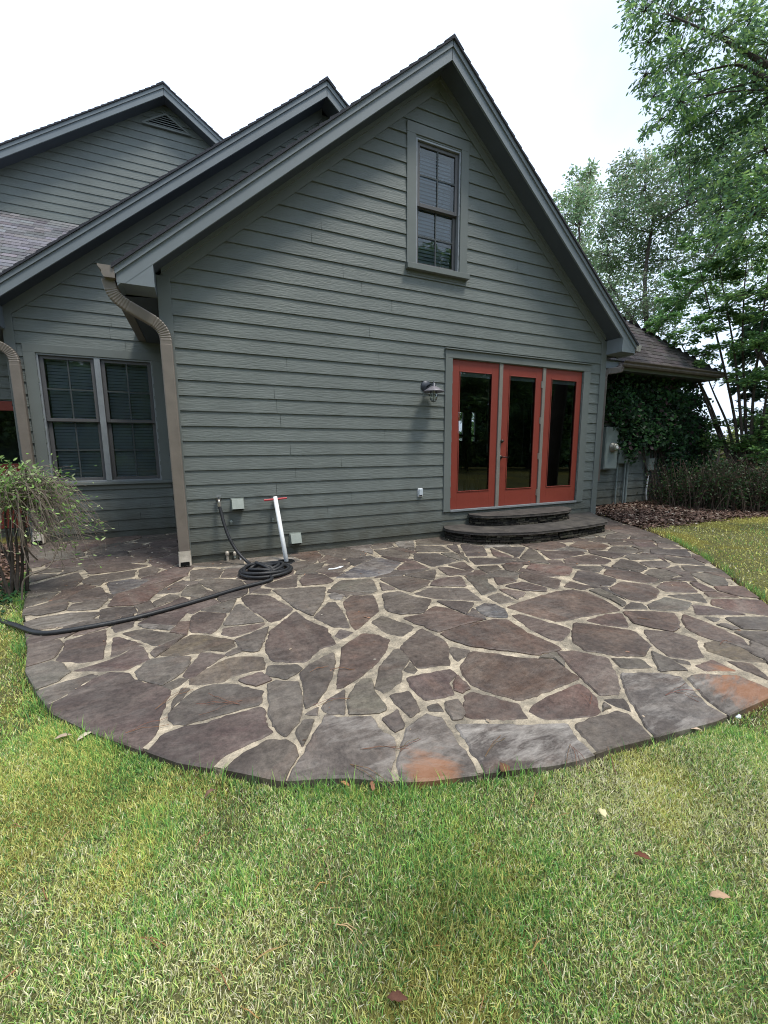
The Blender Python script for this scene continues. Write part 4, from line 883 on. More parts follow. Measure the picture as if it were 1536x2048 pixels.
for (cv,zt,zb) in ((low,.165,.0),(upc,.315,.165)):
    C=smooth_curve(cv); 
    # tread slab with ragged lip
    mb=MB(); th=.032; n=len(C)
    outr=[]; 
    for i,p in enumerate(C):
        d=C[min(i+1,n-1)]-C[max(i-1,0)]; d=d/np.linalg.norm(d); nn=np.array((-d[1],d[0]))*-1
        if nn[1]>0 and abs(nn[1])>.3: nn=-nn
        outr.append(p+nn*rs_.uniform(-.004,.010)*(0 if i in(0,n-1) else 1))
    pl=[tuple(p) for p in outr]; mb.prism(pl,zt-th,zt,ax='z',c=(.062,.056,.052)); 
    st=mb.build('step',M['steptop'],steps,bevel=.004)
    # flag joints as inset mortar strips
    xs=[c_[0] for c_ in cv]
    for k in range(6):
        xa=3.75+k*.38+rs_.uniform(-.08,.08)
        if not(min(xs)+.2<xa<max(xs)-.2): continue
        yb_=-.02; pts_=[p for p in C if abs(p[0]-xa)<.12]; yf_=min(p[1] for p in pts_)+.02
        m_=[(xa+rs_.uniform(-.03,.03),yb_+(yf_-yb_)*t) for t in (0,.35,.7,1)]
        mj=MB()
        for (p,q_) in zip(m_[:-1],m_[1:]):
            mj.face([(p[0]-.006,p[1],zt+.002),(q_[0]-.007,q_[1],zt+.002),(q_[0]+.007,q_[1],zt+.002),(p[0]+.006,p[1],zt+.002)])
        mj.build('step_joint',M['djoint'],st)
    # riser: stacked small stones following the curve
    mb=MB(); acc=[0]
    for i in range(1,n): acc.append(acc[-1]+np.linalg.norm(C[i]-C[i-1]))
    def on(s):
        s=min(max(s,0),acc[-1]-1e-6); i=max(j for j in range(n) if acc[j]<=s); i=min(i,n-2); t=(s-acc[i])/(acc[i+1]-acc[i]); return C[i]+(C[i+1]-C[i])*t,(C[i+1]-C[i])/np.linalg.norm(C[i+1]-C[i])
    h0=zb-.002; rows=4; rh=(zt-th-zb)/rows
    for r in range(rows):
        s=0
        while s<acc[-1]:
            w_=rs_.uniform(.06,.19); z0_=h0+r*rh+.002; z1_=h0+(r+1)*rh-.003; c=rs_.choice(((.03,.028,.024),(.055,.05,.04),(.02,.019,.017),(.04,.034,.03),(.085,.078,.06)))
            dep=rs_.uniform(.012,.04)
            pa,da=on(s+.003); pb,db=on(min(s+w_-.004,acc[-1])); 
            na=np.array((da[1],-da[0])); nb_=np.array((db[1],-db[0]))
            if np.dot(na,pa-np.array((4.5,.4)))<0: na=-na
            if np.dot(nb_,pb-np.array((4.5,.4)))<0: nb_=-nb_
            A=pa-na*dep;B=pb-nb_*dep; A2=pa-na*.14;B2=pb-nb_*.14
            A[1]=min(A[1],-.003);B[1]=min(B[1],-.003);A2[1]=min(A2[1],-.002);B2[1]=min(B2[1],-.002)
            pm=(pa+pb)/2-(na+nb_)/2*(dep-.008)
            mb.mesh([(*A,z0_),(*pm,z0_+.003),(*B,z0_),(*B,z1_),(*pm,z1_-.003),(*A,z1_),(*A2,z0_),(*B2,z0_),(*B2,z1_),(*A2,z1_)],[(0,1,4,5),(1,2,3,4),(2,7,8,3),(6,0,5,9),(5,4,3,8,9),(1,0,6,7,2)],c)
            s+=w_
    core=[tuple(p*1.0-(np.array((0,0)))) for p in C]; cc=np.mean(C,0)
    inn=[(cc[0]+(p[0]-cc[0])*.955,min(-.003,p[1]*.93)) for p in C]; mb.prism(inn,h0+.001,zt-th-.001,ax='z',c=(.03,.028,.025))
    mb.build('riser',M['riser'],st,bevel=.003)
# ================================================================ THINGS ON THE WALL AND PATIO
lamp=thing('wall_lamp','dark barn style wall lamp with caged glass globe beside the red doors','wall lamp',(2.93,-.02,2.04))
lx,lz=2.93,2.045
b=MB(); b.lathe([(0,-.045),(.03,-.044),(.05,-.036),(.062,-.030),(.075,-.024),(.078,-.012)],(lx-.01,0,lz),28,'y'); b.build('backplate',M['lampmetal'],lamp,smooth=True)
b=MB(); b.tube([(lx-.01,-.04,lz),(lx,-.09,lz+.012),(lx+.008,-.13,lz+.018),(lx+.012,-.165,lz+.01)],.011,10); b.lathe([(0,.07),(.008,.068),(.010,.045),(.028,.04),(.030,.0),(.036,-.004),(.036,-.02)],(lx+.012,-.17,lz-.02),20); b.build('arm',M['lampmetal'],lamp,smooth=True)
b=MB(); b.lathe([(.030,.0),(.045,-.008),(.128,-.060),(.136,-.067),(.134,-.071),(.10,-.052),(.04,-.014),(.028,-.008)],(lx+.012,-.17,lz-.015),32); b.build('lamp_shade',M['shademetal'],lamp,smooth=True)
b=MB(); b.lathe([(.032,-.03),(.040,-.06),(.046,-.10),(.044,-.14),(.030,-.17),(0,-.18)],(lx+.012,-.17,lz-.02),20); b.build('globe',M['globe'],lamp,smooth=True)
b=MB(); c_=(lx+.012,-.17,lz-.02)
for k in range(6):
    t=k*math.pi/3; b.tube([(c_[0]+r*math.cos(t),c_[1]+r*math.sin(t),c_[2]+h) for r,h in((.036,-.035),(.048,-.07),(.054,-.115),(.048,-.155),(.030,-.182),(0,-.192))],.0035,6)
for r,h in((.0545,-.11),(.036,-.035)): b.tube([(c_[0]+r*math.cos(t),c_[1]+r*math.sin(t),c_[2]+h) for t in np.linspace(0,2*math.pi,21)],.0035,6)
b.build('cage',M['lampmetal'],lamp)
b=MB(); b.lathe([(0,-.16),(.014,-.15),(.019,-.12),(.014,-.08),(.012,-.04)],c_,12); b.build('bulb',M['white'],lamp,smooth=True)
def vent(x,z,label,w_=.125,h=.125):
    t=thing('wall_vent',label,'vent hood',(x,-.01,z),'vent hoods low on the clapboard wall')
    b=MB(); b.box(x-w_/2-.008,x+w_/2+.008,-.022,-.004,z-h/2,z+h/2+.008); b.build('flange',M['ventgrey'],t,bevel=.002)
    b=MB(); yb=-.022; zt,zb_=z+h/2,z-h/2+.015
    o=[(yb,zt),(yb-.035,zt-.006),(yb-.085,zb_),(yb-.082,zb_),(yb-.033,zt-.010),(yb,zt-.004)]
    b.prism([(yb,zt),(yb-.035,zt-.006),(yb-.085,zb_+.004),(yb-.08,zb_+.004),(yb-.032,zt-.010),(yb,zt-.004)],x-w_/2,x+w_/2,ax='x')
    for s in(-1,1):
        xx=x+s*w_/2; b.prism([(yb,zt-.001),(yb-.035,zt-.007),(yb-.0845,zb_+.0035),(yb,zb_+.0035)],xx-.0015-s*.002,xx+.0015-s*.002,ax='x')
    b.build('hood',M['ventgrey'],t,bevel=.0015)
    b=MB(); b.box(x-w_/2+.006,x+w_/2-.006,-.075,-.024,zb_-.012,zb_+.003); b.build('hood_mouth_shade',M['dark'],t)  # dark block painted as the shade in the hood's open underside
vent(.505,.635,'pale grey vent hood to the right of the hose tap'); vent(1.135,.185,'pale grey vent hood near the ground to the right of the white pipe')
oc=thing('outlet_cover','small pale blue grey weatherproof outlet cover low on the clapboard wall','outlet cover',(2.84,-.02,.655))
b=MB(); b.box(2.805,2.875,-.024,-.004,.60,.715); b.build('plate',M['white'],oc,bevel=.003)
b=MB(); b.box(2.812,2.868,-.05,-.0245,.622,.705); b.build('lid',mat('bluish_plastic',(.50,.56,.62),.4,.5,vary=.05),oc,bevel=.004)
b=MB(); b.box(2.825,2.855,-.046,-.030,.6095,.6215); b.build('cord_slot',M['dark'],oc)
def cap_(x,z,lab):
    b=MB(); b.lathe([(.0,-.045),(.012,-.043),(.016,-.034),(.016,-.004)],(x,0,z),14,'y'); b.box(x-.013,x+.013,-.034,-.004,z-.03,z-.006); tag(b.build('capped_pipe',M['ventgrey'],None,smooth=False,bevel=.002),lab,'pipe cap','pipe caps on the clapboard wall')
cap_(.425,.443,'small pale pipe cap on the wall below the vent hood and hose'); cap_(.882,.435,'small pale pipe cap on the wall left of the white pipe')
def stub(x,z0,z1,lab,mt,r=.014):
    t=thing('pipe_stub',lab,'pipe',(x,-.05,z0),'short pipes at the foot of the wall'); b=MB(); b.tube([(x,-.045,z0),(x,-.045,z1)],r*.75,10); b.tube([(x,-.045,z1-.01),(x,-.035,z1+.012),(x,-.003,z1+.014)],r*.8,8); b.build('pipe',mt,t)
    b=MB(); b.lathe([(0,.03),(r*.9,.028),(r*1.25,.012),(r*1.25,-.012),(r*.8,-.02)],(x,-.045,z1),14); b.build('fitting',M['palemetal'],t,smooth=True)
stub(.362,.0,.085,'short metal pipe with a bulbous fitting at the wall foot, leftmost of three',M['palemetal'],.017)
stub(.44,.03,.075,'short pale pipe at the wall foot, middle of three',M['ventgrey']); stub(.50,.0,.045,'shortest pale pipe at the wall foot, nearest the coiled hose',M['white'],.012)
tap=thing('hose_tap','small silvery garden tap on the clapboard with a black hose screwed on','tap',(.312,-.03,.70))
b=MB(); b.lathe([(.026,-.006),(.026,-.012),(.012,-.014),(.011,-.05)],(.312,0,.700),14,'y'); b.tube([(.312,-.045,.700),(.312,-.07,.697),(.312,-.082,.68),(.312,-.084,.655)],[.013,.014,.013,.015],10); b.build('body',M['hinge'],tap,smooth=True)
b=MB(); b.tube([(.312,-.055,.71),(.312,-.055,.738)],.005,6); b.lathe([(0,.004),(.024,.003),(.028,0),(.024,-.003),(0,-.004)],(.312,-.055,.740),12); b.build('handle',M['framelight'],tap)
b=MB(); b.lathe([(0,.022),(.019,.022),(.020,-.02),(.012,-.022)],(.312,-.085,.65),12); b.build('coupling',M['hinge'],tap)
# hose: from the tap, to a coil, then away over the patio edge
HR=.0168
def catmull(P,k=8): return [tuple(p) for p in smooth_curve(P,k)]
hp=[(.312,-.085,.64),(.325,-.10,.57),(.345,-.14,.45),(.385,-.19,.30),(.455,-.25,.15),(.545,-.33,.045),(.60,-.42,.024)]
cc_=np.array((.655,-.70)); n_=0; rr=random.Random(2); coil=[]
for t in np.arange(0,2*math.pi*5.2,.33):
    k=t/(2*math.pi); ra=.27-.030*k+.018*math.sin(3*k+t*.5); rb=.245-.036*k+.014*math.cos(2.2*t*.3)
    a=1.6-t
    coil.append((cc_[0]+ra*math.cos(a)+.014*math.sin(k*2.1),cc_[1]+rb*math.sin(a)+.012*math.cos(k*3),.024+.022*min(2.4,(k*1.15))*(.65+.35*math.sin(t*1.3+k))))
hp+=[(.66,-.46,.030)]+coil
end=coil[-1]
hp+=[(.60,-.68,.115),(.66,-.76,.10),(.72,-.83,.06),(.70,-.90,.035)]
tl=[(540,1160),(480,1176),(400,1200),(300,1228),(250,1240),(200,1250),(130,1262),(90,1266),(62,1262)]
hp+=[(*at(x,y,'z',.022)[:2],.022) for x,y in tl]
hp+=[(*at(32,1254,'z',.0)[:2],.012),(*at(0,1238,'z',-.02)[:2],-.028),(*at(-50,1214,'z',-.03)[:2],-.03),(*at(-140,1190,'z',-.03)[:2],-.03)]
b=MB(); b.tube(catmull(hp,6),HR,10); hose=b.build('garden_hose',M['black'],None,smooth=True); tag(hose,'black rubber garden hose coiled by the wall and trailing off the patio','hose')
pp=thing('tee_handled_pipe','white plastic pipe with a red crossbar leaning on the wall','pipe tool',(.957,-.36,0))
p0=np.array((.960,-.372,-.03));p1=np.array((.914,-.055,.70)); b=MB(); b.tube([p0,p0+(p1-p0)*.5,p1],.0245,18); b.build('tube',M['white'],pp,smooth=False)
for p in pp.children: p.data.polygons.foreach_set('use_smooth',[len(q.vertices)==4 for q in p.data.polygons])
b=MB(); q0=p0+(p1-p0)*.965; b.tube([q0+(-.13,-.004,-.006),q0+(.13,.004,.006)],.0115,12); b.build('crossbar',M['tee'],pp)
dr=thing('floor_opening','round dark opening in the flagstones around the foot of the white pipe','floor opening',(.95,-.37,.006))
b=MB(); b.lathe([(0,.0085),(.092,.0085)],(.945,-.375,0),28); b.build('opening',M['dark'],dr)  # flat dark disc on the paving, stands in for shade down the hole
b=MB(); b.lathe([(.090,.002),(.092,.013),(.100,.0135),(.104,.006),(.104,-.01)],(.945,-.375,0),28); b.build('rim',M['black'],dr)
# utilities on the right wing
yw=RW-.016
em=thing('electric_meter_cabinet','tall grey electric meter cabinet with a round glass meter','meter cabinet',(7.68,yw,1.2))
b=MB(); b.box(7.46,7.84,yw-.13,yw,.82,1.655); b.build('cabinet',M['greybox'],em,bevel=.008)
b=MB(); b.box(7.475,7.825,yw-.138,yw-.1305,.84,1.635); b.build('cover',M['greybox'],em,bevel=.003)
b=MB(); b.lathe([(0,-.10),(.055,-.098),(.075,-.08),(.08,-.02),(.095,-.018),(.098,-.0)],(7.665,yw-.139,1.255),28,'y'); b.build('meter',mat('meter_glass',(.24,.235,.20),.2,.6,vary=.2,vs=18),em,smooth=True)
b=MB(); b.lathe([(0,-.105),(.03,-.104),(.032,-.10)],(7.665,yw-.139,1.255),20,'y'); b.box(7.64,7.69,yw-.248,yw-.2435,1.235,1.262); b.build('dial',M['white'],em)
dc=thing('breaker_box','narrow grey breaker box between the meter cabinet and the small box','breaker box',(8.05,yw,1.2))
b=MB(); b.box(7.925,8.21,yw-.10,yw,.93,1.49); b.build('cabinet',M['greybox'],dc,bevel=.006); b=MB(); b.box(7.94,8.195,yw-.107,yw-.1005,.945,1.475); b.build('door',M['greybox'],dc,bevel=.003)
sb=thing('cable_box','pale small junction box to the right of the breaker box','junction box',(8.4,yw,1.1))
b=MB(); b.box(8.30,8.53,yw-.09,yw,1.06,1.245); b.build('case',M['ventgrey'],sb,bevel=.006); b=MB(); b.box(8.27,8.36,yw-.075,yw,.92,1.02); b.build('small_box',M['ventgrey'],sb,bevel=.004)
pb=thing('phone_box','pale upright phone box alone on the lower clapboards','junction box',(9.05,yw,.87))
b=MB(); b.box(8.93,9.12,yw-.07,yw,.76,1.02); b.build('case',M['ventgrey'],pb,bevel=.006); b=MB(); b.box(8.945,9.105,yw-.076,yw-.0705,.775,1.005); b.build('lid',M['ventgrey'],pb,bevel=.003)
for x,z1,r,lab in ((8.0,.93,.016,'grey conduit pipe below the breaker box, leftmost of three'),(8.235,.93,.018,'grey conduit pipe between the breaker box and the small box, middle of three'),(8.315,.92,.024,'thickest grey conduit pipe below the small junction box, rightmost of three')):
    b=MB(); b.tube([(x,yw-.035,.0),(x,yw-.035,z1)],r,10); tag(b.build('conduit',M['greybox'],None),lab,'conduit','conduits under the breaker box')
b=MB(); b.tube(catmull([(9.0,yw-.04,.66),(8.975,yw-.045,.5),(8.965,yw-.045,.3),(9.0,yw-.045,.12),(9.02,yw-.06,.04)],5),.017,8); tag(b.build('cable_pipe',M['white'],None),'bent white cable pipe rising from the leaf litter','cable pipe')
b=MB(); b.tube(catmull([(9.06,yw-.04,.76),(9.07,yw-.05,.70),(9.03,yw-.05,.64),(9.05,yw-.06,.60)],5),.008,6); tag(b.build('cable',M['black'],pb))
# table and chairs glimpsed in the room
def chair(x,y,a,lab):
    t=thing('dining_chair',lab,'chair',(x,y,.34),'dark dining chairs behind the glass'); c,s=math.cos(a),math.sin(a)
    def X(u,v,z): return (x+u*c-v*s,y+u*s+v*c,.34+z)
    dm=M['darkwood']
    b=MB(); V=[X(u,v,z) for u in(-.22,.22) for v in(-.21,.21) for z in(.43,.49)]; F=[(0,1,3,2),(4,6,7,5),(0,4,5,1),(2,3,7,6),(0,2,6,4),(1,5,7,3)]; b.mesh(V,F); b.build('seat',dm,t,bevel=.01)
    b=MB(); V=[];
    for (z,v) in ((.45,.20),(.65,.215),(.85,.25),(1.05,.31)):
        for u in (-.21,-.1,0,.1,.21): V+=[X(u,v+.03*(1-(u/.21)**2),z),X(u,v+.025+.03*(1-(u/.21)**2),z)]
    F=[]
    for i in range(3):
        for j in range(4):
            for s_ in(0,1): a0=i*10+j*2+s_; F.append((a0,a0+2,a0+12,a0+10))
    F+=[(i*10+e,i*10+e+1,i*10+e+11,i*10+e+10) for i in range(3) for e in(0,8)]+[(30+j*2,30+j*2+1,30+j*2+3,30+j*2+2) for j in range(4)]
    b.mesh(V,F); b.build('backrest',dm,t)
    for u in(-.2,.2):
        for v in(-.19,.19):
            b=MB(); b.tube([X(u,v,0),X(u,v,.43)],[.014,.022],8); b.build('leg',dm,t)
M['darkwood']=mat('dark_wood',(.035,.025,.02),.4,.4,vary=.2,vs=5)
chair(4.75,2.0,2.6,'dark high backed chair seen through the left red door'); chair(5.05,1.5,.4,'dark high backed chair seen behind the middle red door')
tb=thing('dining_table','dark dining table deep in the room behind the middle door','table',(5.0,2.4,.34))
b=MB(); b.box(4.1,6.0,1.95,2.95,1.06,1.10); b.build('tabletop',M['darkwood'],tb,bevel=.005)
for x in(4.2,5.9):
    for y in(2.05,2.85): b=MB(); b.tube([(x,y,.34),(x,y,1.06)],.035,8); b.build('leg',M['darkwood'],tb)

# ================================================================ GRASS, MOSS, LITTER
def proj(P):
    d=P-CAM; z=d@AX[2]; return 768+F_PX*(d@AX[0])/z,1024-F_PX*(d@AX[1])/z,z
def scatter(n,x0,x1,y0,y1,dmin=0,dmax=99,edge=.0):
    x=rng.uniform(x0,x1,n);y=rng.uniform(y0,y1,n); d=np.hypot(x-CAM[0],y-CAM[1]); k=(d>=dmin)&(d<dmax)
    x,y=x[k],y[k]
    # keep what the camera could see, with a wide margin for steps aside
    P=np.stack([x,y,np.zeros_like(x)],1)-CAM+np.array((.0,1.2,0))*0; u=P@AX[0]; f=P@AX[2]+ .9
    k=(f>.1)&(abs(u)<f*1.25+.9); x,y=x[k],y[k]
    k=~inside(x,y,OUT)
    return x[k],y[k]
def blades(x,y,h,wd,lean,colr,curl=.5):
    n=len(x); z=gz(x,y)-.004; a=rng.uniform(0,2*math.pi,n); la=rng.uniform(0,2*math.pi,n)
    dx,dy=np.cos(a)*wd*.5,np.sin(a)*wd*.5; lx_,ly_=np.cos(la)*lean*h,np.sin(la)*lean*h; hz=h*np.sqrt(np.clip(1-lean**2*.8,.08,1))
    V=np.zeros((n,5,3)); 
    V[:,0]=np.stack([x-dx,y-dy,z],1);V[:,1]=np.stack([x+dx,y+dy,z],1)
    V[:,2]=np.stack([x-dx*.8+lx_*.35,y-dy*.8+ly_*.35,z+hz*.6],1);V[:,3]=np.stack([x+dx*.8+lx_*.35,y+dy*.8+ly_*.35,z+hz*.6],1)
    V[:,4]=np.stack([x+lx_,y+ly_,z+hz],1)
    b0=np.arange(n)*5; lv=np.stack([b0,b0+1,b0+3,b0+2,b0+2,b0+3,b0+4],1).ravel(); st=np.stack([np.arange(n)*7,np.arange(n)*7+4],1).ravel()
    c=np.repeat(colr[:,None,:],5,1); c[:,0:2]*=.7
    return V.reshape(-1,3),lv,st,c.reshape(-1,3)
def join(sets):
    V=[];L_=[];S=[];C=[];nv=0;nl=0
    for v,l,s,c in sets: V.append(v);L_.append(l+nv);S.append(s+nl);C.append(c);nv+=len(v);nl+=len(l)
    return np.concatenate(V),np.concatenate(L_),np.concatenate(S),np.concatenate(C)
GREEN=np.array([(.20,.44,.11),(.30,.54,.13),(.44,.64,.16),(.14,.33,.11)]); STRAW=np.array([(.88,.84,.50),(.76,.78,.38),(.92,.86,.64),(.62,.70,.26)]); YEL=np.array([(.70,.67,.23),(.60,.60,.19)])
sets=[]
for (n,dmin,dmax,w_,hh,box) in ((1750000,.0,2.3,.0028,.022,(-2.6,3.6,-5.4,-2.2)),(1000000,2.0,4.2,.0040,.023,(-4,5,-6.5,.5)),(380000,3.9,12.5,.0100,.030,(-5,12.5,-8,1.2))):
    x,y=scatter(n,*box,dmin,dmax); g_=fbm(x,y,1.0,31); g2=fbm(x,y,3.5,41); lm_=litter_mask(x,y)
    mossp=fbm(x,y,1.6,21)+.10*ss(-x,-.5,.6)+.06*ss(x,2.2,3.5)
    right=ss(x,2.8,4.6)
    keep=(rng.random(len(x))>lm_*1.15)&(rng.random(len(x))<.35+1.1*g2)&(rng.random(len(x))>right*.55)
    x,y,g_,g2,mossp,right=[q[keep] for q in (x,y,g_,g2,mossp,right)]; n_=len(x)
    edist=segdist(np.stack([x,y],1)[:0] if n_==0 else np.stack([x,y],1)[:1],OA,OB)
    pick=rng.random(n_)+(g_-.5)*2.2-right*.1+.06
    c=np.where((pick>.50)[:,None],GREEN[rng.integers(0,4,n_)],STRAW[rng.integers(0,4,n_)])
    yl=(rng.random(n_)<.14+.42*ss(mossp,.5,.66)+.5*right); c=np.where(yl[:,None],YEL[rng.integers(0,2,n_)],c)
    c=c*rng.uniform(.55,1.3,n_)[:,None]*(.8+.4*g2)[:,None]
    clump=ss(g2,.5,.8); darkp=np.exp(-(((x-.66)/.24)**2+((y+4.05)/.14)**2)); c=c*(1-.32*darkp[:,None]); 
    isg=pick>.50
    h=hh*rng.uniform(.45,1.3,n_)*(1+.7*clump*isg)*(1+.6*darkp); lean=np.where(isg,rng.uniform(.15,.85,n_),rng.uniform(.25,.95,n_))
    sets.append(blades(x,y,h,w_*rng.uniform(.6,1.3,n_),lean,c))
# taller tufts along the patio edge
t=[];Lc=0
s_=OUT[:36]; 
for i in range(len(s_)-1):
    a,b_=s_[i],s_[i+1]; n_=int(np.linalg.norm(b_-a)*420); tt=rng.random(n_); nn=np.array(((b_-a)[1],-(b_-a)[0])); nn/=np.linalg.norm(nn)+1e-9
    if np.dot(nn,(a+b_)/2-OUT.mean(0))<0: nn=-nn
    q_=a+(b_-a)*tt[:,None]+nn*(np.abs(rng.normal(0,.035,n_))+.006)[:,None]; t.append(q_)
t=np.concatenate(t); den=fbm(t[:,0],t[:,1],4,77); k=rng.random(len(t))<(den-.30)*2.2; t=t[k]; den=den[k]; k=~inside(t[:,0],t[:,1],OUT); t=t[k];den=den[k]
lmk=litter_mask(t[:,0],t[:,1])<.5; t=t[lmk];den=den[lmk]
sets.append(blades(t[:,0],t[:,1],rng.uniform(.04,.085,len(t))*(.6+den),.0035*rng.uniform(.6,1.2,len(t)),rng.uniform(.1,.6,len(t)),GREEN[rng.integers(0,4,len(t))]*rng.uniform(.7,1.2,len(t))[:,None]))
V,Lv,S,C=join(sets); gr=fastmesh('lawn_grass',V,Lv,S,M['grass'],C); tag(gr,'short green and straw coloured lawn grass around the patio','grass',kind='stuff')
# moss: tiny dense tufts in yellow patches
sets=[]
for (n,dmin,dmax,box,w_) in ((260000,0,3.4,(-3,4.5,-5.2,.6),.0045),(150000,3.2,11,(-4,12,-6,1),.010)):
    x,y=scatter(n,*box,dmin,dmax); mp_=fbm(x,y,1.6,21)+.10*ss(-x,-.5,.6)+.06*ss(x,2.2,3.5); k=(mp_>.50)&(rng.random(len(x))<(mp_-.50)*5)&(vnoise(x,y,9,3)>.42)|((rng.random(len(x))<ss(x,4,5.5)*.5)&(litter_mask(x,y)<.4)); x,y=x[k],y[k]; n_=len(x)
    c=np.array((.66,.60,.14))*rng.uniform(.6,1.35,n_)[:,None]*np.stack([rng.uniform(.85,1.1,n_),np.ones(n_),rng.uniform(.7,1.8,n_)],1)
    sets.append(blades(x,y,rng.uniform(.006,.014,n_)*(w_/.0045)**.5,w_*rng.uniform(.7,1.4,n_),rng.uniform(.1,.9,n_),c))
V,Lv,S,C=join(sets); ms=fastmesh('moss',V,Lv,S,M['grass'],C); tag(ms,'yellow moss patches between the lawn grass','moss',kind='stuff')
def leafquads(P,size,colr,flat=0.0,droop=0,asp=.42,curl=.25,dirs=None):
    """one leaf = 6-vertex pointed blade folded on its rib"""
    n=len(P)
    if dirs is None:
        d=rng.normal(0,1,(n,3)); 
    else: d=dirs+rng.normal(0,.35,(n,3))
    d[:,2]=d[:,2]*(1-flat)-droop; d/=np.linalg.norm(d,axis=1,keepdims=True)+1e-9
    u=rng.normal(0,1,(n,3)); u[:,2]+=flat*6; s=np.cross(d,u); s/=np.linalg.norm(s,axis=1,keepdims=True)+1e-9; nn=np.cross(s,d)
    L_=size[:,None]*d; W=size[:,None]*asp*.5*s; K=size[:,None]*curl*nn*rng.uniform(-1,1,n)[:,None]
    V=np.stack([P,P+L_*.35+W+K*.3,P+L_*.72+W*.8+K*.2,P+L_+K*-.4,P+L_*.72-W*.8+K*.2,P+L_*.35-W+K*.3],1)
    b0=np.arange(n)*6; lv=np.stack([b0,b0+1,b0+2,b0+3,b0,b0+3,b0+4,b0+5],1).ravel(); st=np.arange(2*n)*4
    return V.reshape(-1,3),lv,st,np.repeat(colr,6,0)
BR=np.array([(.14,.085,.065),(.19,.12,.095),(.09,.058,.048),(.32,.25,.20),(.16,.10,.08),(.48,.41,.34)])
x=rng.uniform(5.2,13,52000);y=rng.uniform(-2.6,1.0,52000); k=(rng.random(len(x))<litter_mask(x,y)*1.1)&~inside(x,y,OUT)&~((x>5.4)&(x<9.8)&(y>.93))&~((x<6.27)&(y>-.0)); x,y=x[k],y[k]
x2=rng.uniform(-3.4,-1.2,5000);y2=rng.uniform(-1.4,1.9,5000); k=(rng.random(len(x2))<litter_mask(x2,y2))&~inside(x2,y2,OUT); x=np.concatenate([x,x2[k]]);y=np.concatenate([y,y2[k]])
n_=len(x); P=np.stack([x,y,gz(x,y)+rng.uniform(.002,.035,n_)],1)
lv=leafquads(P,rng.uniform(.035,.085,n_),BR[rng.choice(6,n_,p=[.28,.22,.22,.1,.15,.03])]*rng.uniform(.6,1.3,n_)[:,None],flat=.75,asp=.5,curl=.35)
tag(fastmesh('leaf_litter',*lv[:3],M['dead'],lv[3]),'brown fallen leaf litter under the vine and hedge','leaf litter',kind='stuff')
# crumbs of leaf and mortar lying on the flagstones
x=rng.uniform(-1.7,6.5,5200);y=rng.uniform(-3.8,1.9,5200); k=inside(x,y,OUT)&(rng.random(len(x))<.06+.55*ss(y,-1.3,-.2)); x,y=x[k],y[k]
k=~((x>3.1)&(x<6.2)&(y>-.95)) & ~((x>-.12)&(y>-.03)); x,y=x[k],y[k]; n_=len(x)
CR_=np.array([(.38,.30,.22),(.22,.13,.09),(.5,.45,.38),(.12,.08,.06),(.30,.16,.10)])
a=leafquads(np.stack([x,y,np.full(n_,.008)],1),rng.uniform(.008,.032,n_),CR_[rng.integers(0,5,n_)]*rng.uniform(.6,1.2,n_)[:,None],flat=.93,asp=.5,curl=.2)
tag(fastmesh('leaf_crumbs',*a[:3],M['dead'],a[3]),'small leaf crumbs scattered over the flagstones','leaf crumbs',kind='stuff')
# pine needles: thin bent straws in bundles
b=MB(); rn=random.Random(5)
def needle(px,py,ang,ln,z,nb=2,spread=.25,colr=(.17,.09,.06),r=.0011):
    p=at(px,py,'z',z); 
    for k in range(nb):
        a=ang+rn.uniform(-spread,spread); bnd=rn.uniform(-.5,.5); pts=[]; q=np.array(p[:2])
        for j in range(6):
            pts.append((q[0],q[1],z+.004+.004*math.sin(j)+(.010 if j in(2,3) else 0)*rn.random())); q=q+np.array((math.cos(a),math.sin(a)))*ln/5; a+=bnd/5
        b.tube(pts,r,4,c=tuple(c*rn.uniform(.8,1.2) for c in colr))
for px,py,a,l,z in ((250,1468,.15,.17,.008),(310,1420,.6,.2,.008),(480,1410,2.6,.22,.008),(485,1402,3.3,.2,.008),(700,1398,3.0,.18,.008),(1140,1490,-2.3,.13,.008),(1145,1495,-2.0,.13,.008),(1215,1495,-2.5,.15,.008),(1180,1410,.7,.1,.008),(1330,1392,.1,.22,.008),(1350,1385,-1.2,.1,.008),(970,1515,.5,.16,.008),(800,1505,.4,.12,.008),(620,1345,.2,.12,.008),(660,1340,-.2,.14,.008),(940,1255,.2,.12,.008),(1440,1290,.2,.12,.008),(1300,1240,2.4,.12,.008),(700,1530,-.9,.2,.008),(720,1500,-.4,.2,.008)): needle(px,py,a,l,z)
for i in range(34):
    px=rn.uniform(0,1536);py=rn.uniform(1570,2040); 
    needle(px,py,rn.uniform(0,6.28),rn.uniform(.05,.12),-.030,rn.choice((1,1,2)),.15,rn.choice(((.38,.24,.10),(.30,.16,.08),(.48,.36,.18))),.0012)
o=b.build('pine_needles',M['dead']); tag(o,'thin reddish pine needles strewn over lawn and flagstones','pine needles',kind='stuff')
